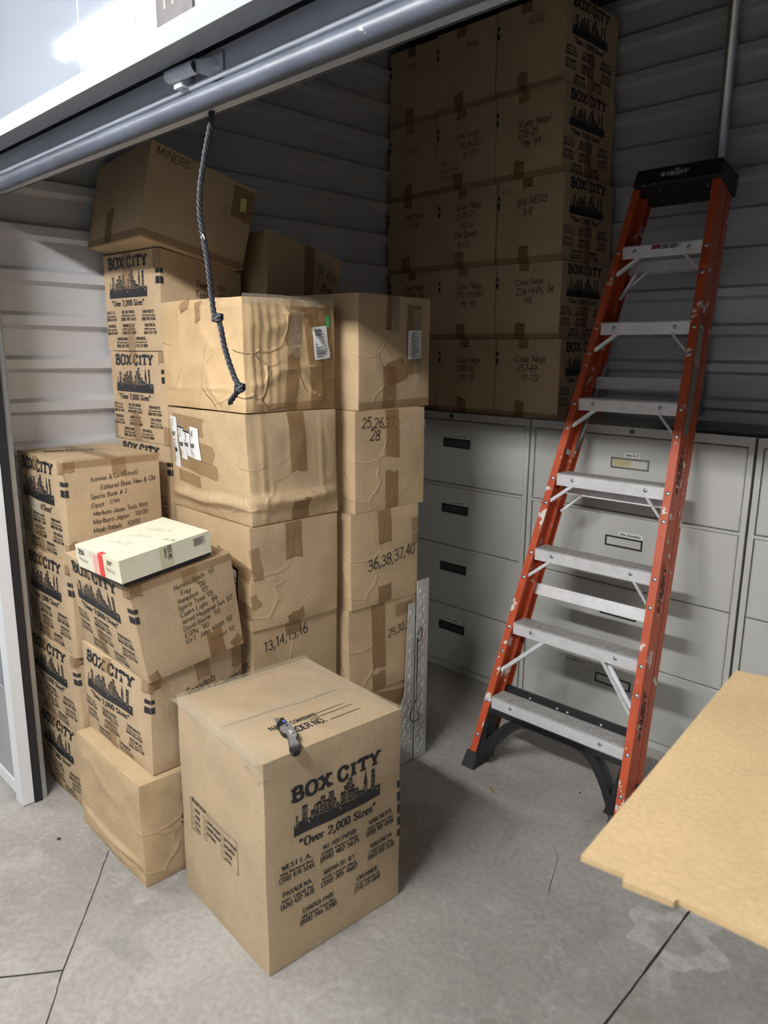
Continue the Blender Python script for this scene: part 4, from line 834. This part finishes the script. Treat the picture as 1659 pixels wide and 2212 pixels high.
def e5lab(k, t):
    m = MB(); k.sheet(m, 'X', [(.655, .30), (.85, .29), (.845, .55), (.645, .56)], .0035, 10); p = m.build('paper_list', PAPER, t); m = MB(); R = random.Random(9)
    for j in range(15): v = .32+j*.0155; k.patch(m, 'X', [(.70, v), (.70+R.uniform(.06, .13), v-.002), (.70+R.uniform(.06, .13), v+.004), (.70, v+.006)], .0042)
    m.build('list_print', INK, p)
carton(rect(-1.838, 1.730, .08, .40, .39, ez[4]+.001, ez[5]), 'tan carton with a white list under tape, top of the right middle stack', CBT, group=GD, seed=74, bulge=.006, crumple=.003, ridge=.003, extra=e5lab,
       tapes=[('X', [(.46, 0), (.42, .32)], .07, TAPED), ('X', [(.76, .07), (.74, .70)], .085, TAPED), ('X', [(.40, .62), (.40, 1)], .07, TAPED), ('X', [(.36, .70), (.62, .64)], .08, TAPED), ('X', [(.0, .97), (1, .96)], .03), ('X', [(.50, 0), (.47, .35)], .05, CLEAR), ('X', [(.8, .1), (.78, .8)], .05, CLEAR)], N=22)

# ------------------------------------------------------------------ big front carton
c = rect(-1.356, .961, -.061, .452, .457, .002, .613); c['tL'] = c['tL']+V((.004, -.002, .008)); c['tR'] = c['tR']+V((0, 0, -.006))
def front(k, t):
    m = MB()     # room check-list on the left face
    B = lambda a, b, h=.0012: k.patch(m, 'Y', [(a[0], a[1]), (b[0], a[1]), (b[0], b[1]), (a[0], b[1])], h)
    def ln(a, b, w_=.0018):
        W, H = k.dim['Y']; dx, dy = (b[0]-a[0])*W, (b[1]-a[1])*H; l = math.hypot(dx, dy); n = (-dy/l*w_/2/W, dx/l*w_/2/H)
        k.patch(m, 'Y', [(a[0]+n[0], a[1]+n[1]), (b[0]+n[0], b[1]+n[1]), (b[0]-n[0], b[1]-n[1]), (a[0]-n[0], a[1]-n[1])], .0016)
    x0, x1, y0, y1 = .13, .715, .462, .625
    for a, b in (((x0, y0), (x0, y1)), ((x1, y0), (x1, y1)), ((x0, y1), (x1, y1)), ((x0+.24, y0), (x1-.0, y0)), ((x0, y0), (x0+.02, y0)), ((x0+.24, y0+.014), (x1-.07, y0+.014)), ((.36, y0), (.36, y0+.014))): ln(a, b)
    pl, _ = text2d('BEDROOM', .012, .2, fit=.085); k.draw(m, 'Y', pl, x0+.025, y0+.010)
    for ci, (ux, names) in enumerate(((x0+.02, ['MSTR', 'KIDS', 'BATH', 'HALL']), (.30, ['LIVING ROOM', 'DINING ROOM', 'KITCHEN', '']), (.52, ['BATH ROOM', 'BASEMENT', 'GARAGE', 'ATTIC']))):
        for i, nm in enumerate(names):
            v = y0+.032+i*.032
            for a, b in (((ux, v), (ux+.034, v)), ((ux, v+.024), (ux+.034, v+.024)), ((ux, v), (ux, v+.024)), ((ux+.034, v), (ux+.034, v+.024))): ln(a, b, .0013)
            if nm: pl, _ = text2d(nm, .0105, .2, fit=.0068*len(nm)); k.draw(m, 'Y', pl, ux+.044, v+.021)
    m.build('printed_room_checklist', INK, t)
    m = MB(); up = math.pi/2   # lid print runs along +Y
    def tl(txt, size, u, v, fit): pl, _ = text2d(txt, size, .2, .16, fit=fit, serif=.04); k.draw(m, 'T', pl, u, v, rot=up)
    tl('NAME', .020, .735, .78, .055); tl('CONTENTS', .016, .745, .64, .085); tl('ORDER NO.', .026, .842, .72, .125); tl('OF', .014, .775, .74, .02)
    for u, a, b in ((.724, .60, .24), (.765, .52, .20), (.838, .42, .20)): k.strip(m, 'T', [(u, a), (u+.002, b)], .0022, .0012)
    m.build('printed_lid_text', INK, t)
    m = MB(); k.strip(m, 'X', [(.30, .985), (.36, .985)], .030, .001); k.strip(m, 'X', [(.33, .95), (.345, 1.03)], .045, .0035); m.build('loose_tape_end', CLEAR, t)
carton(c, 'biggest kraft carton, standing alone in front with a utility knife on its lid', CBG, logo='X', big=True, bar=('X', None, .2), group=None, seed=80, bulge=.006, crumple=.0035, ridge=.0015, N=30, extra=front, lid='v', seam=False,
       tapes=[('Y', [(0, .012), (1, .014)], .030, CLEAR), ('T', [(0, .99), (1, .99)], .05, CLEAR), ('T', [(.01, 1), (.01, 0)], .05, CLEAR), ('Y', [(.50, 0), (.42, .17)], .055, CLEAR), ('Y', [(.84, 0), (.83, .07)], .06, CLEAR), ('T', [(.53, .98), (.54, .1)], .06, CLEAR), ('T', [(0, .08), (1, .02)], .04, CLEAR), ('X', [(.01, 0), (.01, .08)], .04, CLEAR)])
Kf = Carton(c, .006, .0035, seed=80)
tb = [o for o in bpy.data.objects if o.get('label', '').startswith('biggest kraft')][0]
m = MB(); k = Kf; pts = [(.515, .99), (.522, .7), (.545, .45), (.548, .16)]; k.strip(m, 'T', pts, .0022, .0016); m.build('lid_seam', SEAM, tb)

# utility knife on the lid
KZ = .6175
t = thing('utility_knife', 'grey and black folding utility knife lying open on the lid of the big front carton', 'knife', (-1.41, 1.08, KZ))
def poly(pts, z0, z1, name, mt, par=t):
    m = MB(); m.prism([(x, y, z0) for x, y in pts][::-1], (0, 0, z1-z0)); return m.build(name, mt, par)
bodyp = [(-1.4461, 1.1071), (-1.4272, 1.1041), (-1.4003, 1.0946), (-1.3804, 1.0853), (-1.374, 1.0757), (-1.3605, 1.0672), (-1.3455, 1.0637), (-1.3378, 1.0561), (-1.3483, 1.0391), (-1.355, 1.0415), (-1.3628, 1.049), (-1.3791, 1.0576), (-1.388, 1.0646), (-1.3986, 1.0699), (-1.4109, 1.0738), (-1.4194, 1.0717), (-1.4308, 1.0733), (-1.4404, 1.0769), (-1.444, 1.0936)]
ccx = sum(p[0] for p in bodyp)/len(bodyp); ccy = sum(p[1] for p in bodyp)/len(bodyp)
poly([(ccx+(x-ccx)*1.06, ccy+(y-ccy)*1.12) for x, y in bodyp], KZ, KZ+.012, 'handle_frame', BLACKP)
poly(bodyp, KZ+.012, KZ+.019, 'handle_scale', mat('grey_enamelled_grip', (.26, .265, .28), .35, .3))
poly([(-1.3542, 1.0423), (-1.3463, 1.0629), (-1.3301, 1.0577), (-1.3228, 1.0469), (-1.3238, 1.0308), (-1.3326, 1.0308)], KZ, KZ+.013, 'butt_cap', BLACKP)
poly([(-1.352, 1.043), (-1.3455, 1.0605), (-1.3372, 1.0570), (-1.3440, 1.0395)], KZ+.013, KZ+.0195, 'steel_band', STEEL)
poly([(-1.4834, 1.1136), (-1.48, 1.117), (-1.449, 1.1093), (-1.444, 1.0936), (-1.44, 1.0774), (-1.4632, 1.0826)], KZ+.002, KZ+.016, 'blade_holder', BLACKP)
poly([(-1.5036, 1.1033), (-1.4966, 1.1159), (-1.4795, 1.1150), (-1.4701, 1.0900)], KZ+.008, KZ+.0092, 'blade', STEEL)
poly([(-1.4665, 1.1045), (-1.4645, 1.1085), (-1.4545, 1.1055), (-1.4560, 1.1015)], KZ+.016, KZ+.0175, 'blue_button', mat('blue_button', (.08, .22, .75), .4))
m = MB(); pl, _ = text2d('HART', .0095, .24, fit=.030); a0 = math.atan2(1.0683-1.0794, -1.378+1.4087)
for q in pl: m.add([(-1.4100+x*math.cos(a0)-y*math.sin(a0)*1, 1.0790+x*math.sin(a0)+y*math.cos(a0), KZ+.0196) for x, y in q], [(0, 1, 2, 3)])
m.build('handle_lettering', PAPER, t)
m = MB(); m.dome((-1.4345, 1.0945, KZ+.019), (0, 0, 1), .004, .0015); m.build('pivot_screw', BLACKP, t)

# ------------------------------------------------------------------ photo paper box on the tilted carton
def c3(N, rx, ry, rz, w_, d, h):
    Rm = Matrix.Rotation(rz, 3, 'Z') @ Matrix.Rotation(ry, 3, 'Y') @ Matrix.Rotation(rx, 3, 'X'); N = V(N); o = {}
    for k, (a, b) in dict(L=(-w_, 0), N=(0, 0), R=(0, d), F=(-w_, d)).items():
        o['b'+k] = N+Rm @ V((a, b, 0)); o['t'+k] = N+Rm @ V((a, b, h))
    return o
k = Carton(c3((-1.861, .874, .972), .111, .019, .065, .239, .295, .067), .0, .0006, seed=90)
kb = Carton(c3((-1.864, .880, .962), .111, .019, .065, .233, .288, .014), .0, .0003, seed=91)
t = thing('photo_paper_box', 'cream photo paper box labelled 250 with a red sticker, on the tilted carton', 'box', (-1.98, 1.0, .965))
kb.body(4).build('black_tray', BLACKP, t); lidb = k.body(8).build('lid', CREAM, t)
m = MB(); pl, _ = text2d('250', .014, .22, fit=.032); k.draw(m, 'Y', pl, .06, .36, .0008)
pl, _ = text2d('2', .014, .08); k.draw(m, 'Y', pl, .34, .30, .0012)
pl, _ = text2d('Kostilew', .006, .16, fit=.03); k.draw(m, 'Y', pl, .73, .24, .0008); pl, _ = text2d('Media', .006, .16, fit=.02); k.draw(m, 'Y', pl, .73, .34, .0008)
m.build('printed_number', INK, t)
m = MB()
for tx, u, v in (('Proof prints', .06, .62), ('Promo Prints', .68, .62)):
    pl, _ = text2d(tx, .011, .08, slant=.2, jit=.1, fit=.048); k.draw(m, 'Y', pl, u, v, .0008, rot=-.1)
R = random.Random(2)
for i in range(5):
    for j in range(3):
        pl, _ = text2d('Roma Jobs 99'[R.randint(0, 5):][:R.randint(3, 7)], .006, .1, slant=.2, jit=.1); k.draw(m, 'T', pl, .30+i*.07, .78-j*.22-i*.015, .0008, rot=1.35)
pl, _ = text2d('June 1984', .009, .1, slant=.2, fit=.045); k.draw(m, 'T', pl, .78, .42, .0008, rot=.2)
m.build('handwriting', MARK, t)
m = MB(); k.patch(m, 'Y', [(.535, 0), (.64, 0), (.64, 1), (.535, 1)], .0009); k.patch(m, 'T', [(.535, .955), (.64, .955), (.64, 1), (.535, 1)], .0009); m.build('red_sticker', RED, t)
m = MB(); k.patch(m, 'Y', [(.40, .12), (.535, .10), (.535, 1), (.40, 1)], .0009); m.build('pink_sticker', PINK, t)
m = MB(); k.patch(m, 'Y', [(.31, 0), (.40, 0), (.40, 1), (.31, 1)], .0007); m.build('yellow_tape', CREAM, t)
m = MB(); k.patch(m, 'X', [(.42, 0), (.56, 0), (.56, 1), (.42, 1)], .0007); tp = m.build('yellowed_tape', mat('yellowed_tape', (.60, .58, .40), .3), t)
m = MB(); pl, _ = text2d('ICES INC.', .011, .2, fit=.042); k.draw(m, 'X', pl, .51, .05, .0012, rot=-math.pi/2); pl, _ = text2d('SERVICES', .006, .2, fit=.03); k.draw(m, 'X', pl, .47, .1, .0012, rot=-math.pi/2); m.build('tape_print', INK, tp)
m = MB(); k.patch(m, 'X', [(.80, .12), (.94, .12), (.94, .48), (.80, .48)], .0008); lb_ = m.build('address_label', mat('grey_paper_label', (.52, .51, .45), .6), t)
m = MB()
for i in range(6): k.patch(m, 'X', [(.81, .15+i*.055), (.93-.02*(i % 3), .15+i*.055), (.93-.02*(i % 3), .175+i*.055), (.81, .175+i*.055)], .0013)
m.build('label_print', FAINT, lb_)

# ------------------------------------------------------------------ diamond plate leaning behind the stacks
t = thing('diamond_plate_ramp', 'folded aluminium diamond plate ramp standing upright beside the right middle stack', 'ramp', (-1.83, 2.08, 0))
for nm, x, y0, y1, z1 in (('ramp_leaf', -1.812, 1.905, 2.005, .66), ('ramp_leaf', -1.806, 2.010, 2.075, .745)):
    m = MB()
    if y0 < 1.95: m.prism([(x, y0-.03, .003), (x, y1, .003), (x, y1, z1), (x, y1-.035, z1), (x, y1-.05, .30), (x, y1-.085, .22)], (-.004, 0, 0))
    else: m.box(x-.004, x, y0, y1, .003, z1)
    z = .03; r = 0
    while z < z1-.02:
        for c_ in range(3):
            y = y1-.018-c_*.030-(r % 2)*.008
            if y < y0+.008: continue
            if y0 < 1.95 and z > .24 and y < y1-.045: continue
            a = .010*(1 if (r+c_) % 2 else -1)
            m.add([(x, y-a*.5-.003, z-.010), (x, y+a*.5+.003, z+.010), (x+.002, y+a*.4, z+.007), (x+.002, y-a*.4, z-.007), (x, y+.004-a*.3, z-.006), (x, y-.004+a*.3, z+.006)], [(0, 4, 2, 3), (4, 1, 2), (1, 5, 3, 2), (5, 0, 3)])
        z += .026; r += 1
    m.build(nm, DIA, t)
m = MB(); m.tube([(-1.801, 2.008, .52), (-1.800, 2.009, .4), (-1.802, 2.008, .25)], .0025, 6); m.tube(smooth([(-1.801, 2.007, .53), (-1.797, 2.025, .56), (-1.797, 2.03, .52), (-1.80, 2.01, .50)], 4), .002, 6)
m.tube(smooth([(-1.801, 2.007, .26), (-1.797, 1.985, .24), (-1.797, 1.97, .20), (-1.797, 1.99, .175), (-1.797, 2.02, .18), (-1.797, 2.015, .21)], 4), .0022, 6); m.build('tie_cord', BLACKP, t)

# ------------------------------------------------------------------ step ladder
LO = V((-1.316, 2.133, 0)); LU = V((.99990458, .01328433, .00378803)); LP = V((-.00785402, .32112975, .94700264)); LM = V((-.01136385, .94694203, -.32120345))
def L_(u, s, mm=0.0): return LO+LU*u+LP*s+LM*mm
W0, WK, S0, SD = .593, .136, .29, .303
hw = lambda s: (W0-WK*s)/2
FT = mat('ladder_black_foot', (.016, .017, .02), .5, bump=.2, col2=(.4, .4, .4), mask=(60, .72, .73))
lad = thing('step_ladder', 'folded orange fibreglass step ladder with aluminium steps, leaning on the back wall', 'ladder', (-1.316, 2.133, 0))
def channel(sgn, s0, s1, m0, dep, fl_, th, name, out=0.0):
    """C-channel rail, web outside, flanges pointing inward"""
    m = MB()
    prof = [(0, 0), (fl_, 0), (fl_, th), (th, th), (th, dep-th), (fl_, dep-th), (fl_, dep), (0, dep)]
    ends = []
    for s in (s0, s1):
        o = hw(s)+fl_+out; ends.append([L_(sgn*(o-a), s, m0+b) for a, b in prof])
    n = len(prof); vs_ = ends[0]+ends[1]
    m.add(vs_, [(i, (i+1) % n, (i+1) % n+n, i+n) for i in range(n)]+[(0, 1, 2, 3), (3, 4, 7, 0), (4, 5, 6, 7), (n, n+3, n+2, n+1), (n+3, n, n+7, n+4), (n+4, n+7, n+6, n+5)])
    return m.build(name, ORANGE, lad)
FL = .029
for sg in (-1, 1):
    r_ = channel(sg, .055, 2.40, 0, .078, FL, .005, 'front_rail')
    for s in [S0+SD*i-.02 for i in range(7)]+[S0+SD*i-.12 for i in range(1, 7)]+[.13]:
        m = MB(); m.dome(L_(sg*(hw(s)+FL*.5), s, 0), -LM, .0085, .004); m.build('rivet', STEEL, r_)
    r2 = channel(sg, .11, 2.38, .088, .044, .020, .004, 'rear_rail', out=.007)
    # boots
    m = MB(); s0, s1 = -.022, .062; a = hw(0)+FL
    P = [L_(sg*(a+.008), s0, -.010), L_(sg*(a-.050), s0, -.010), L_(sg*(a-.050), s0+.036, .088), L_(sg*(a+.008), s0+.036, .088), L_(sg*(a+.004), s1, -.006), L_(sg*(a-.046), s1, -.006), L_(sg*(a-.046), s1, .084), L_(sg*(a+.004), s1, .084)]
    for i in (0, 1, 2, 3): P[i].z = max(.003, P[i].z)
    P[2].z = P[3].z = .003; m.hexa(P); m.build('front_foot', FT, lad)
    m = MB(); P = [L_(sg*(a+.010), .095, .085), L_(sg*(a-.028), .095, .085), L_(sg*(a-.028), .115, .140), L_(sg*(a+.010), .115, .140), L_(sg*(a+.010), .17, .085), L_(sg*(a-.026), .17, .085), L_(sg*(a-.026), .17, .138), L_(sg*(a+.010), .17, .138)]
    m.hexa(P); m.build('rear_foot', FT, lad)
# steps: level treads with grooves
for i in range(7):
    s = S0+SD*i; h = hw(s)+.0; f0 = L_(-h, s, -.001); f1 = L_(h, s, -.001); back = V((0, .078, 0)); dn = V((0, .0, -.046))
    m = MB(); e = f1-f0
    m.obox(f0+dn, e, V((0, .003, 0)), -dn)                       # front lip
    m.obox(f0+V((0, .075, -.030)), e, V((0, .003, 0)), V((0, 0, .030)))  # rear lip
    m.obox(f0+V((0, 0, -.003)), e, back, V((0, 0, .003)))
    st = m.build('step', ALU, lad)
    m = MB()
    for j in range(6): m.obox(f0+V((0, .006+j*.0122, .0)), e, V((0, .0068, 0)), V((0, 0, .0022)))
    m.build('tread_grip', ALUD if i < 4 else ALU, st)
    for q in (.16, .84):
        m = MB(); m.dome(f0+e*q+V((0, 0, -.020)), (0, -1, 0), .008, .004); m.build('rivet', STEEL, st)
    if i >= 2:      # short diagonal braces
        for sg in (-1, 1):
            a = L_(sg*(hw(s)-.075), s-.038, .018); b = L_(sg*(hw(s)+.004), s-.115, .004); d = (b-a); m = MB()
            m.obox(a, d, V((0, .018, 0)), V((sg*.001, 0, .004))); m.obox(a, d, V((0, .003, 0)), V((0, 0, .014))); m.build('step_brace', ALU, lad)
for sg in (-1, 1):   # long braces under the second step
    s = S0+SD; a = L_(sg*(hw(s)-.150), s-.035, .020); b = L_(sg*(hw(s)+.010), s-.20, .010); d = b-a; m = MB()
    m.obox(a, d, V((0, .034, 0)), V((0, 0, .004))); m.obox(a, d, V((0, .003, 0)), V((sg*.003, 0, .016))); m.obox(a+V((0, .031, 0)), d, V((0, .003, 0)), V((sg*.003, 0, .016))); m.build('long_brace', ALU, lad)
    a = L_(sg*(hw(.30)-.100), .545, .10); b = L_(sg*(hw(.30)+.004), .42, .10)
# rear spreader bars
for s in (.742, 1.16, 1.600, 2.070):
    m = MB(); h = hw(s)+.012; a = L_(-h, s-.022, .104); m.obox(a, L_(h, s-.022, .104)-a, LM*.022, LP*.044); m.build('rear_bar', ALU, lad)
for s in (.742, 1.16, 1.60, 2.07):
    if s in (1.16, 2.07):
        m = MB(); a = L_(-hw(s)+.075, s-.02, .10); b = L_(-hw(s)-.002, s-.095, .10); m.tube([a, b], .006, 8); m.build('rear_brace', ALU, lad)
# black lower yoke: rear beam and front arch
m = MB(); a = L_(-hw(.3)-.008, .285, .095); m.obox(a, L_(hw(.3)+.008, .285, .095)-a, LM*.030, LP*.052); b = m.build('rear_yoke', BLACKP, lad)
for q in (.2, .42, .5, .75, .95):
    m = MB(); m.dome(L_((-1+2*q)*hw(.3), .318, .095), -LM, .006, .004); m.build('rivet', STEEL, b)
m = MB(); h0 = hw(.245); n = 22; top = .246
def arch(u): q = abs(u)/h0; return top-.022-.190*max(0, (q-.30)/.70)**2.1
for i in range(n):
    u0, u1 = -h0+2*h0*i/n, -h0+2*h0*(i+1)/n; a0_, a1_ = arch(u0), arch(u1)
    th0 = (.022+.020*min(1, abs(u0)/h0)*1.6); th1 = (.022+.020*min(1, abs(u1)/h0)*1.6)
    q0, q1 = min(top, a0_+th0), min(top, a1_+th1)
    m.hexa([L_(u0, a0_, .004), L_(u1, a1_, .004), L_(u1, a1_, .060), L_(u0, a0_, .060), L_(u0, q0, .004), L_(u1, q1, .004), L_(u1, q1, .060), L_(u0, q0, .060)])
for sg in (-1, 1):
    m.prism([L_(sg*(h0+.020), .055, .006), L_(sg*(h0-.028), .055, .006), L_(sg*(h0-.012), .15, .006), L_(sg*(h0-.002), .246, .006), L_(sg*(h0+.010), .246, .006)], LM*.066)
m.obox(L_(-h0, .226, .004), L_(h0, .226, .004)-L_(-h0, .226, .004), LM*.062, LP*.020); m.build('arch_yoke', BLACKP, lad)
# folded hinge spreader inside the left rail
m = MB(); hh = lambda s: -hw(s)-.016
m.obox(L_(hh(1.30)+.006, 1.30, .082), L_(hh(1.68)+.006, 1.68, .13)-L_(hh(1.30)+.006, 1.30, .082), LM*.022, LU*.004); m.obox(L_(hh(1.28), 1.285, .03), LP*.022, LM*.07, LU*.010)
m.tube([L_(hh(1.32)+.018, 1.31, .085), L_(hh(1.4)+.018, 1.42, .100)], .003, 6); m.tube([L_(hh(1.32)+.018, 1.32, .10), L_(hh(1.4)+.018, 1.43, .112)], .003, 6); m.build('folding_spreader', STEEL, lad)
m = MB(); m.tube([L_(-hw(2.0)-.005, 1.93, .085), L_(-hw(2.0)+.045, 2.03, .075)], .007, 8); m.build('hanging_hook', ALU, lad)
# top cap
m = MB(); cw0, cw1 = -.160, .176
P = [L_(cw0, 2.338, -.022), L_(cw1-.004, 2.338, -.022), L_(cw1-.002, 2.338, .150), L_(cw0, 2.338, .150), L_(cw0+.004, 2.405, -.022), L_(cw1-.006, 2.405, -.022), L_(cw1-.006, 2.425, .150), L_(cw0+.004, 2.425, .150)]
m.hexa(P); cap = m.build('top_cap', CAPM, lad); bv = cap.modifiers.new('bevel', 'BEVEL'); bv.width = .006; bv.segments = 3
m = MB(); pl, _ = text2d('HUSKY', .017, .26, .20, slant=.18, fit=.078)
for q in pl: m.add([L_(-.030+x, 2.364+y, -.0235) for x, y in q], [(0, 1, 2, 3)])
for q in ([(-.058, .010), (-.047, .018), (-.034, .014), (-.040, .004)], [(-.055, .006), (-.044, -.001), (-.038, .004), (-.046, .010)]): m.add([L_(x, 2.364+y, -.0235) for x, y in q], [(0, 1, 2, 3)])
m.build('cap_lettering', LITE, cap)
# warning label on top step front
m = MB(); f = lambda x, y, o=0: L_(x, 2.096+y, -.004-o)
m.add([f(-.036, -.012), f(.074, -.008), f(.074, .012), f(-.036, .008)], [(0, 1, 2, 3)]); wl = m.build('warning_label', PAPER, lad)
m = MB(); m.add([f(-.034, -.009, .0008), f(.000, -.008, .0008), f(.000, .008, .0008), f(-.034, .006, .0008)], [(0, 1, 2, 3)]); m.build('label_red_field', mat('dull_red_field', (.35, .06, .07), .5), wl)
m = MB()
for i in range(4):
    for x0 in (.004, .036): m.add([f(x0, .006-i*.0045, .0008), f(x0+.026, .006-i*.0045, .0008), f(x0+.026, .0035-i*.0045, .0008), f(x0, .0035-i*.0045, .0008)], [(0, 1, 2, 3)])
m.build('label_text', INK, wl)
# side labels and lettering on the outer web of the right rail
def side(s, mm, o=.0010): return L_(hw(s)+FL+o, s, mm)
def sidequad(m, s0, s1, m0, m1, o=.0010): m.add([side(s0, m0, o), side(s1, m0, o), side(s1, m1, o), side(s0, m1, o)], [(0, 1, 2, 3)])
m = MB(); sidequad(m, 1.66, 1.84, .014, .050); sl = m.build('side_label', mat('grey_green_label', (.42, .44, .38), .5), lad)
m = MB(); sidequad(m, 1.80, 1.84, .012, .052, .0016); m.build('danger_field', mat('dull_red_field_2', (.32, .05, .05), .5), sl)
m = MB(); sidequad(m, 1.40, 1.655, .016, .056); m.build('faded_side_label', mat('worn_grey_label', (.24, .24, .19), .6, var=.3, vscale=60), lad)
m = MB()
for i in range(9): sidequad(m, 1.675+i*.013, 1.679+i*.013, .018, .018+.012+.014*((i*7) % 3)/2, .0017)
m.build('label_scribble', INK, sl)
for sb in (.36, .80, 1.22):
    m = MB(); pl, _ = text2d('HUSKY', .030, .26, .2, slant=.15, fit=.125)
    for q in pl: m.add([side(sb+x, .054-y, .0014) for x, y in q], [(0, 1, 2, 3)])
    for q in ([(-.040, .012), (-.022, .026), (-.008, .014), (-.022, .004)],): m.add([side(sb+x, .054-y, .0014) for x, y in q], [(0, 1, 2, 3)])
    m.build('rail_lettering', mat('worn_dark_print', (.10, .03, .03), .6), lad)

# ------------------------------------------------------------------ rope from the door
rp = [(-1.387, 2.080), (-1.392, 2.044), (-1.406, 2.014), (-1.425, 1.973), (-1.441, 1.931), (-1.448, 1.887), (-1.445, 1.859), (-1.437, 1.821), (-1.427, 1.783), (-1.42, 1.736), (-1.414, 1.698), (-1.409, 1.674), (-1.398, 1.661), (-1.386, 1.645), (-1.375, 1.607), (-1.36, 1.574), (-1.341, 1.541), (-1.328, 1.527), (-1.321, 1.518), (-1.333, 1.509), (-1.351, 1.495), (-1.362, 1.485)]
path = smooth([(a, b) for a, b in rp], 14); path = [V((a, .905, b)) for a, b in path]
t = thing('pull_rope', 'black twisted pull rope with two knots hanging from the door bottom', 'rope', path[0])
for q in range(3):
    m = MB(); pts = []; d = 0
    for i, p in enumerate(path):
        if i: d += (path[i]-path[i-1]).length
        tt = (path[min(i+1, len(path)-1)]-path[max(i-1, 0)]).normalized(); a = tt.cross(V((0, 1, 0))).normalized(); b = V((0, 1, 0)); ang = d/.036*2*PI+q*2*PI/3
        pts.append(p+(a*math.cos(ang)+b*math.sin(ang))*.0034)
    m.tube(pts, .0030, 7); m.build('strand', ROPE, t)
for kx, kz, rr in ((-1.396, 1.663, 1.0), (-1.322, 1.520, .85)):
    m = MB()
    for tilt in (.3, -.5):
        pts = []
        for i in range(25):
            a = 2*PI*i/24; pts.append(V((kx+math.cos(a)*.0105*rr, .905+math.sin(a)*.008, kz+math.sin(a)*.004+math.cos(a)*tilt*.010)))
        m.tube(pts, .0043, 8)
    m.build('knot', ROPE, t)
m = MB(); m.tube([(-1.437, .900, 1.826), (-1.428, .898, 1.832), (-1.422, .898, 1.822)], .0012, 5); m.build('frayed_thread', LITE, t)

# ------------------------------------------------------------------ foreground carton with its flap reaching into view
t = thing('open_cardboard_box', 'pale kraft carton in the near right corner, its blurred flap reaching into view', 'box', (.34, .82, .62))
FZ = 1.150
m = MB(); outl = [(.130, .578), (-.134, .565), (-.2045, .5615), (-.2053, .5560), (-.2474, .5489), (-.2508, .5596), (-.291, .5539), (-.3448, 1.0784), (-.30, 1.087), (.130, 1.10)]
N_ = 14; rows = []
m.prism([(x, y, FZ-.006+.004*math.sin((x+.3)*3)) for x, y in outl], (0, 0, .006))
m.build('open_flap', CBL, t)
m = MB(); m.box(.130, .56, .575, .581, .62, 1.15); m.box(.130, .56, 1.094, 1.10, .62, 1.15); m.box(.130, .136, .581, 1.094, .62, 1.148); m.box(.554, .56, .581, 1.094, .62, 1.15); m.box(.136, .554, .581, 1.094, .62, .626); m.build('carton_wall', CBL, t)
c = rect(.57, .565, 0, .45, .54, .002, .618)
carton(c, 'closed kraft carton on the floor under the open one, near right', CBL, seed=95, N=6)

# ------------------------------------------------------------------ litter on the floor
t = MB(); R = random.Random(6)
for i in range(7):
    x, y = -1.475+i*.006+R.uniform(-.004, .004), 2.065-i*.003+R.uniform(-.006, .006); a = R.uniform(0, 3)
    t.add([(x-.008*math.cos(a), y-.008*math.sin(a), .002), (x+.003, y-.004, .004+R.uniform(0, .006)), (x+.009*math.cos(a), y+.009*math.sin(a), .002), (x-.003, y+.005, .005)], [(0, 1, 2, 3)])
lf = t.build('dry_leaf_scrap', mat('dry_yellow_leaf', (.50, .36, .14), .8)); lf.modifiers.new('thickness', 'SOLIDIFY').thickness = .0008
tag(lf, 'crumpled yellow dry leaf scrap on the concrete in front of the ladder foot', 'leaf')
for i, (x, y, s, lb) in enumerate([(-1.33, 2.14, .006, 'tiny tan paper crumb on the floor under the ladder arch'), (-2.30, .80, .007, 'small dark pebble on the floor by the bottom left carton'), (-1.22, 2.28, .004, 'black speck of grit under the ladder')]):
    m = MB(); m.dome((x, y, .0005), (0, 0, 1), s, s*.7, seg=7); tag(m.build('floor_crumb', CBL if i == 0 else BLACKR), lb, 'debris')

for o in bpy.data.objects:
    if '_b' in o: del o['_b']
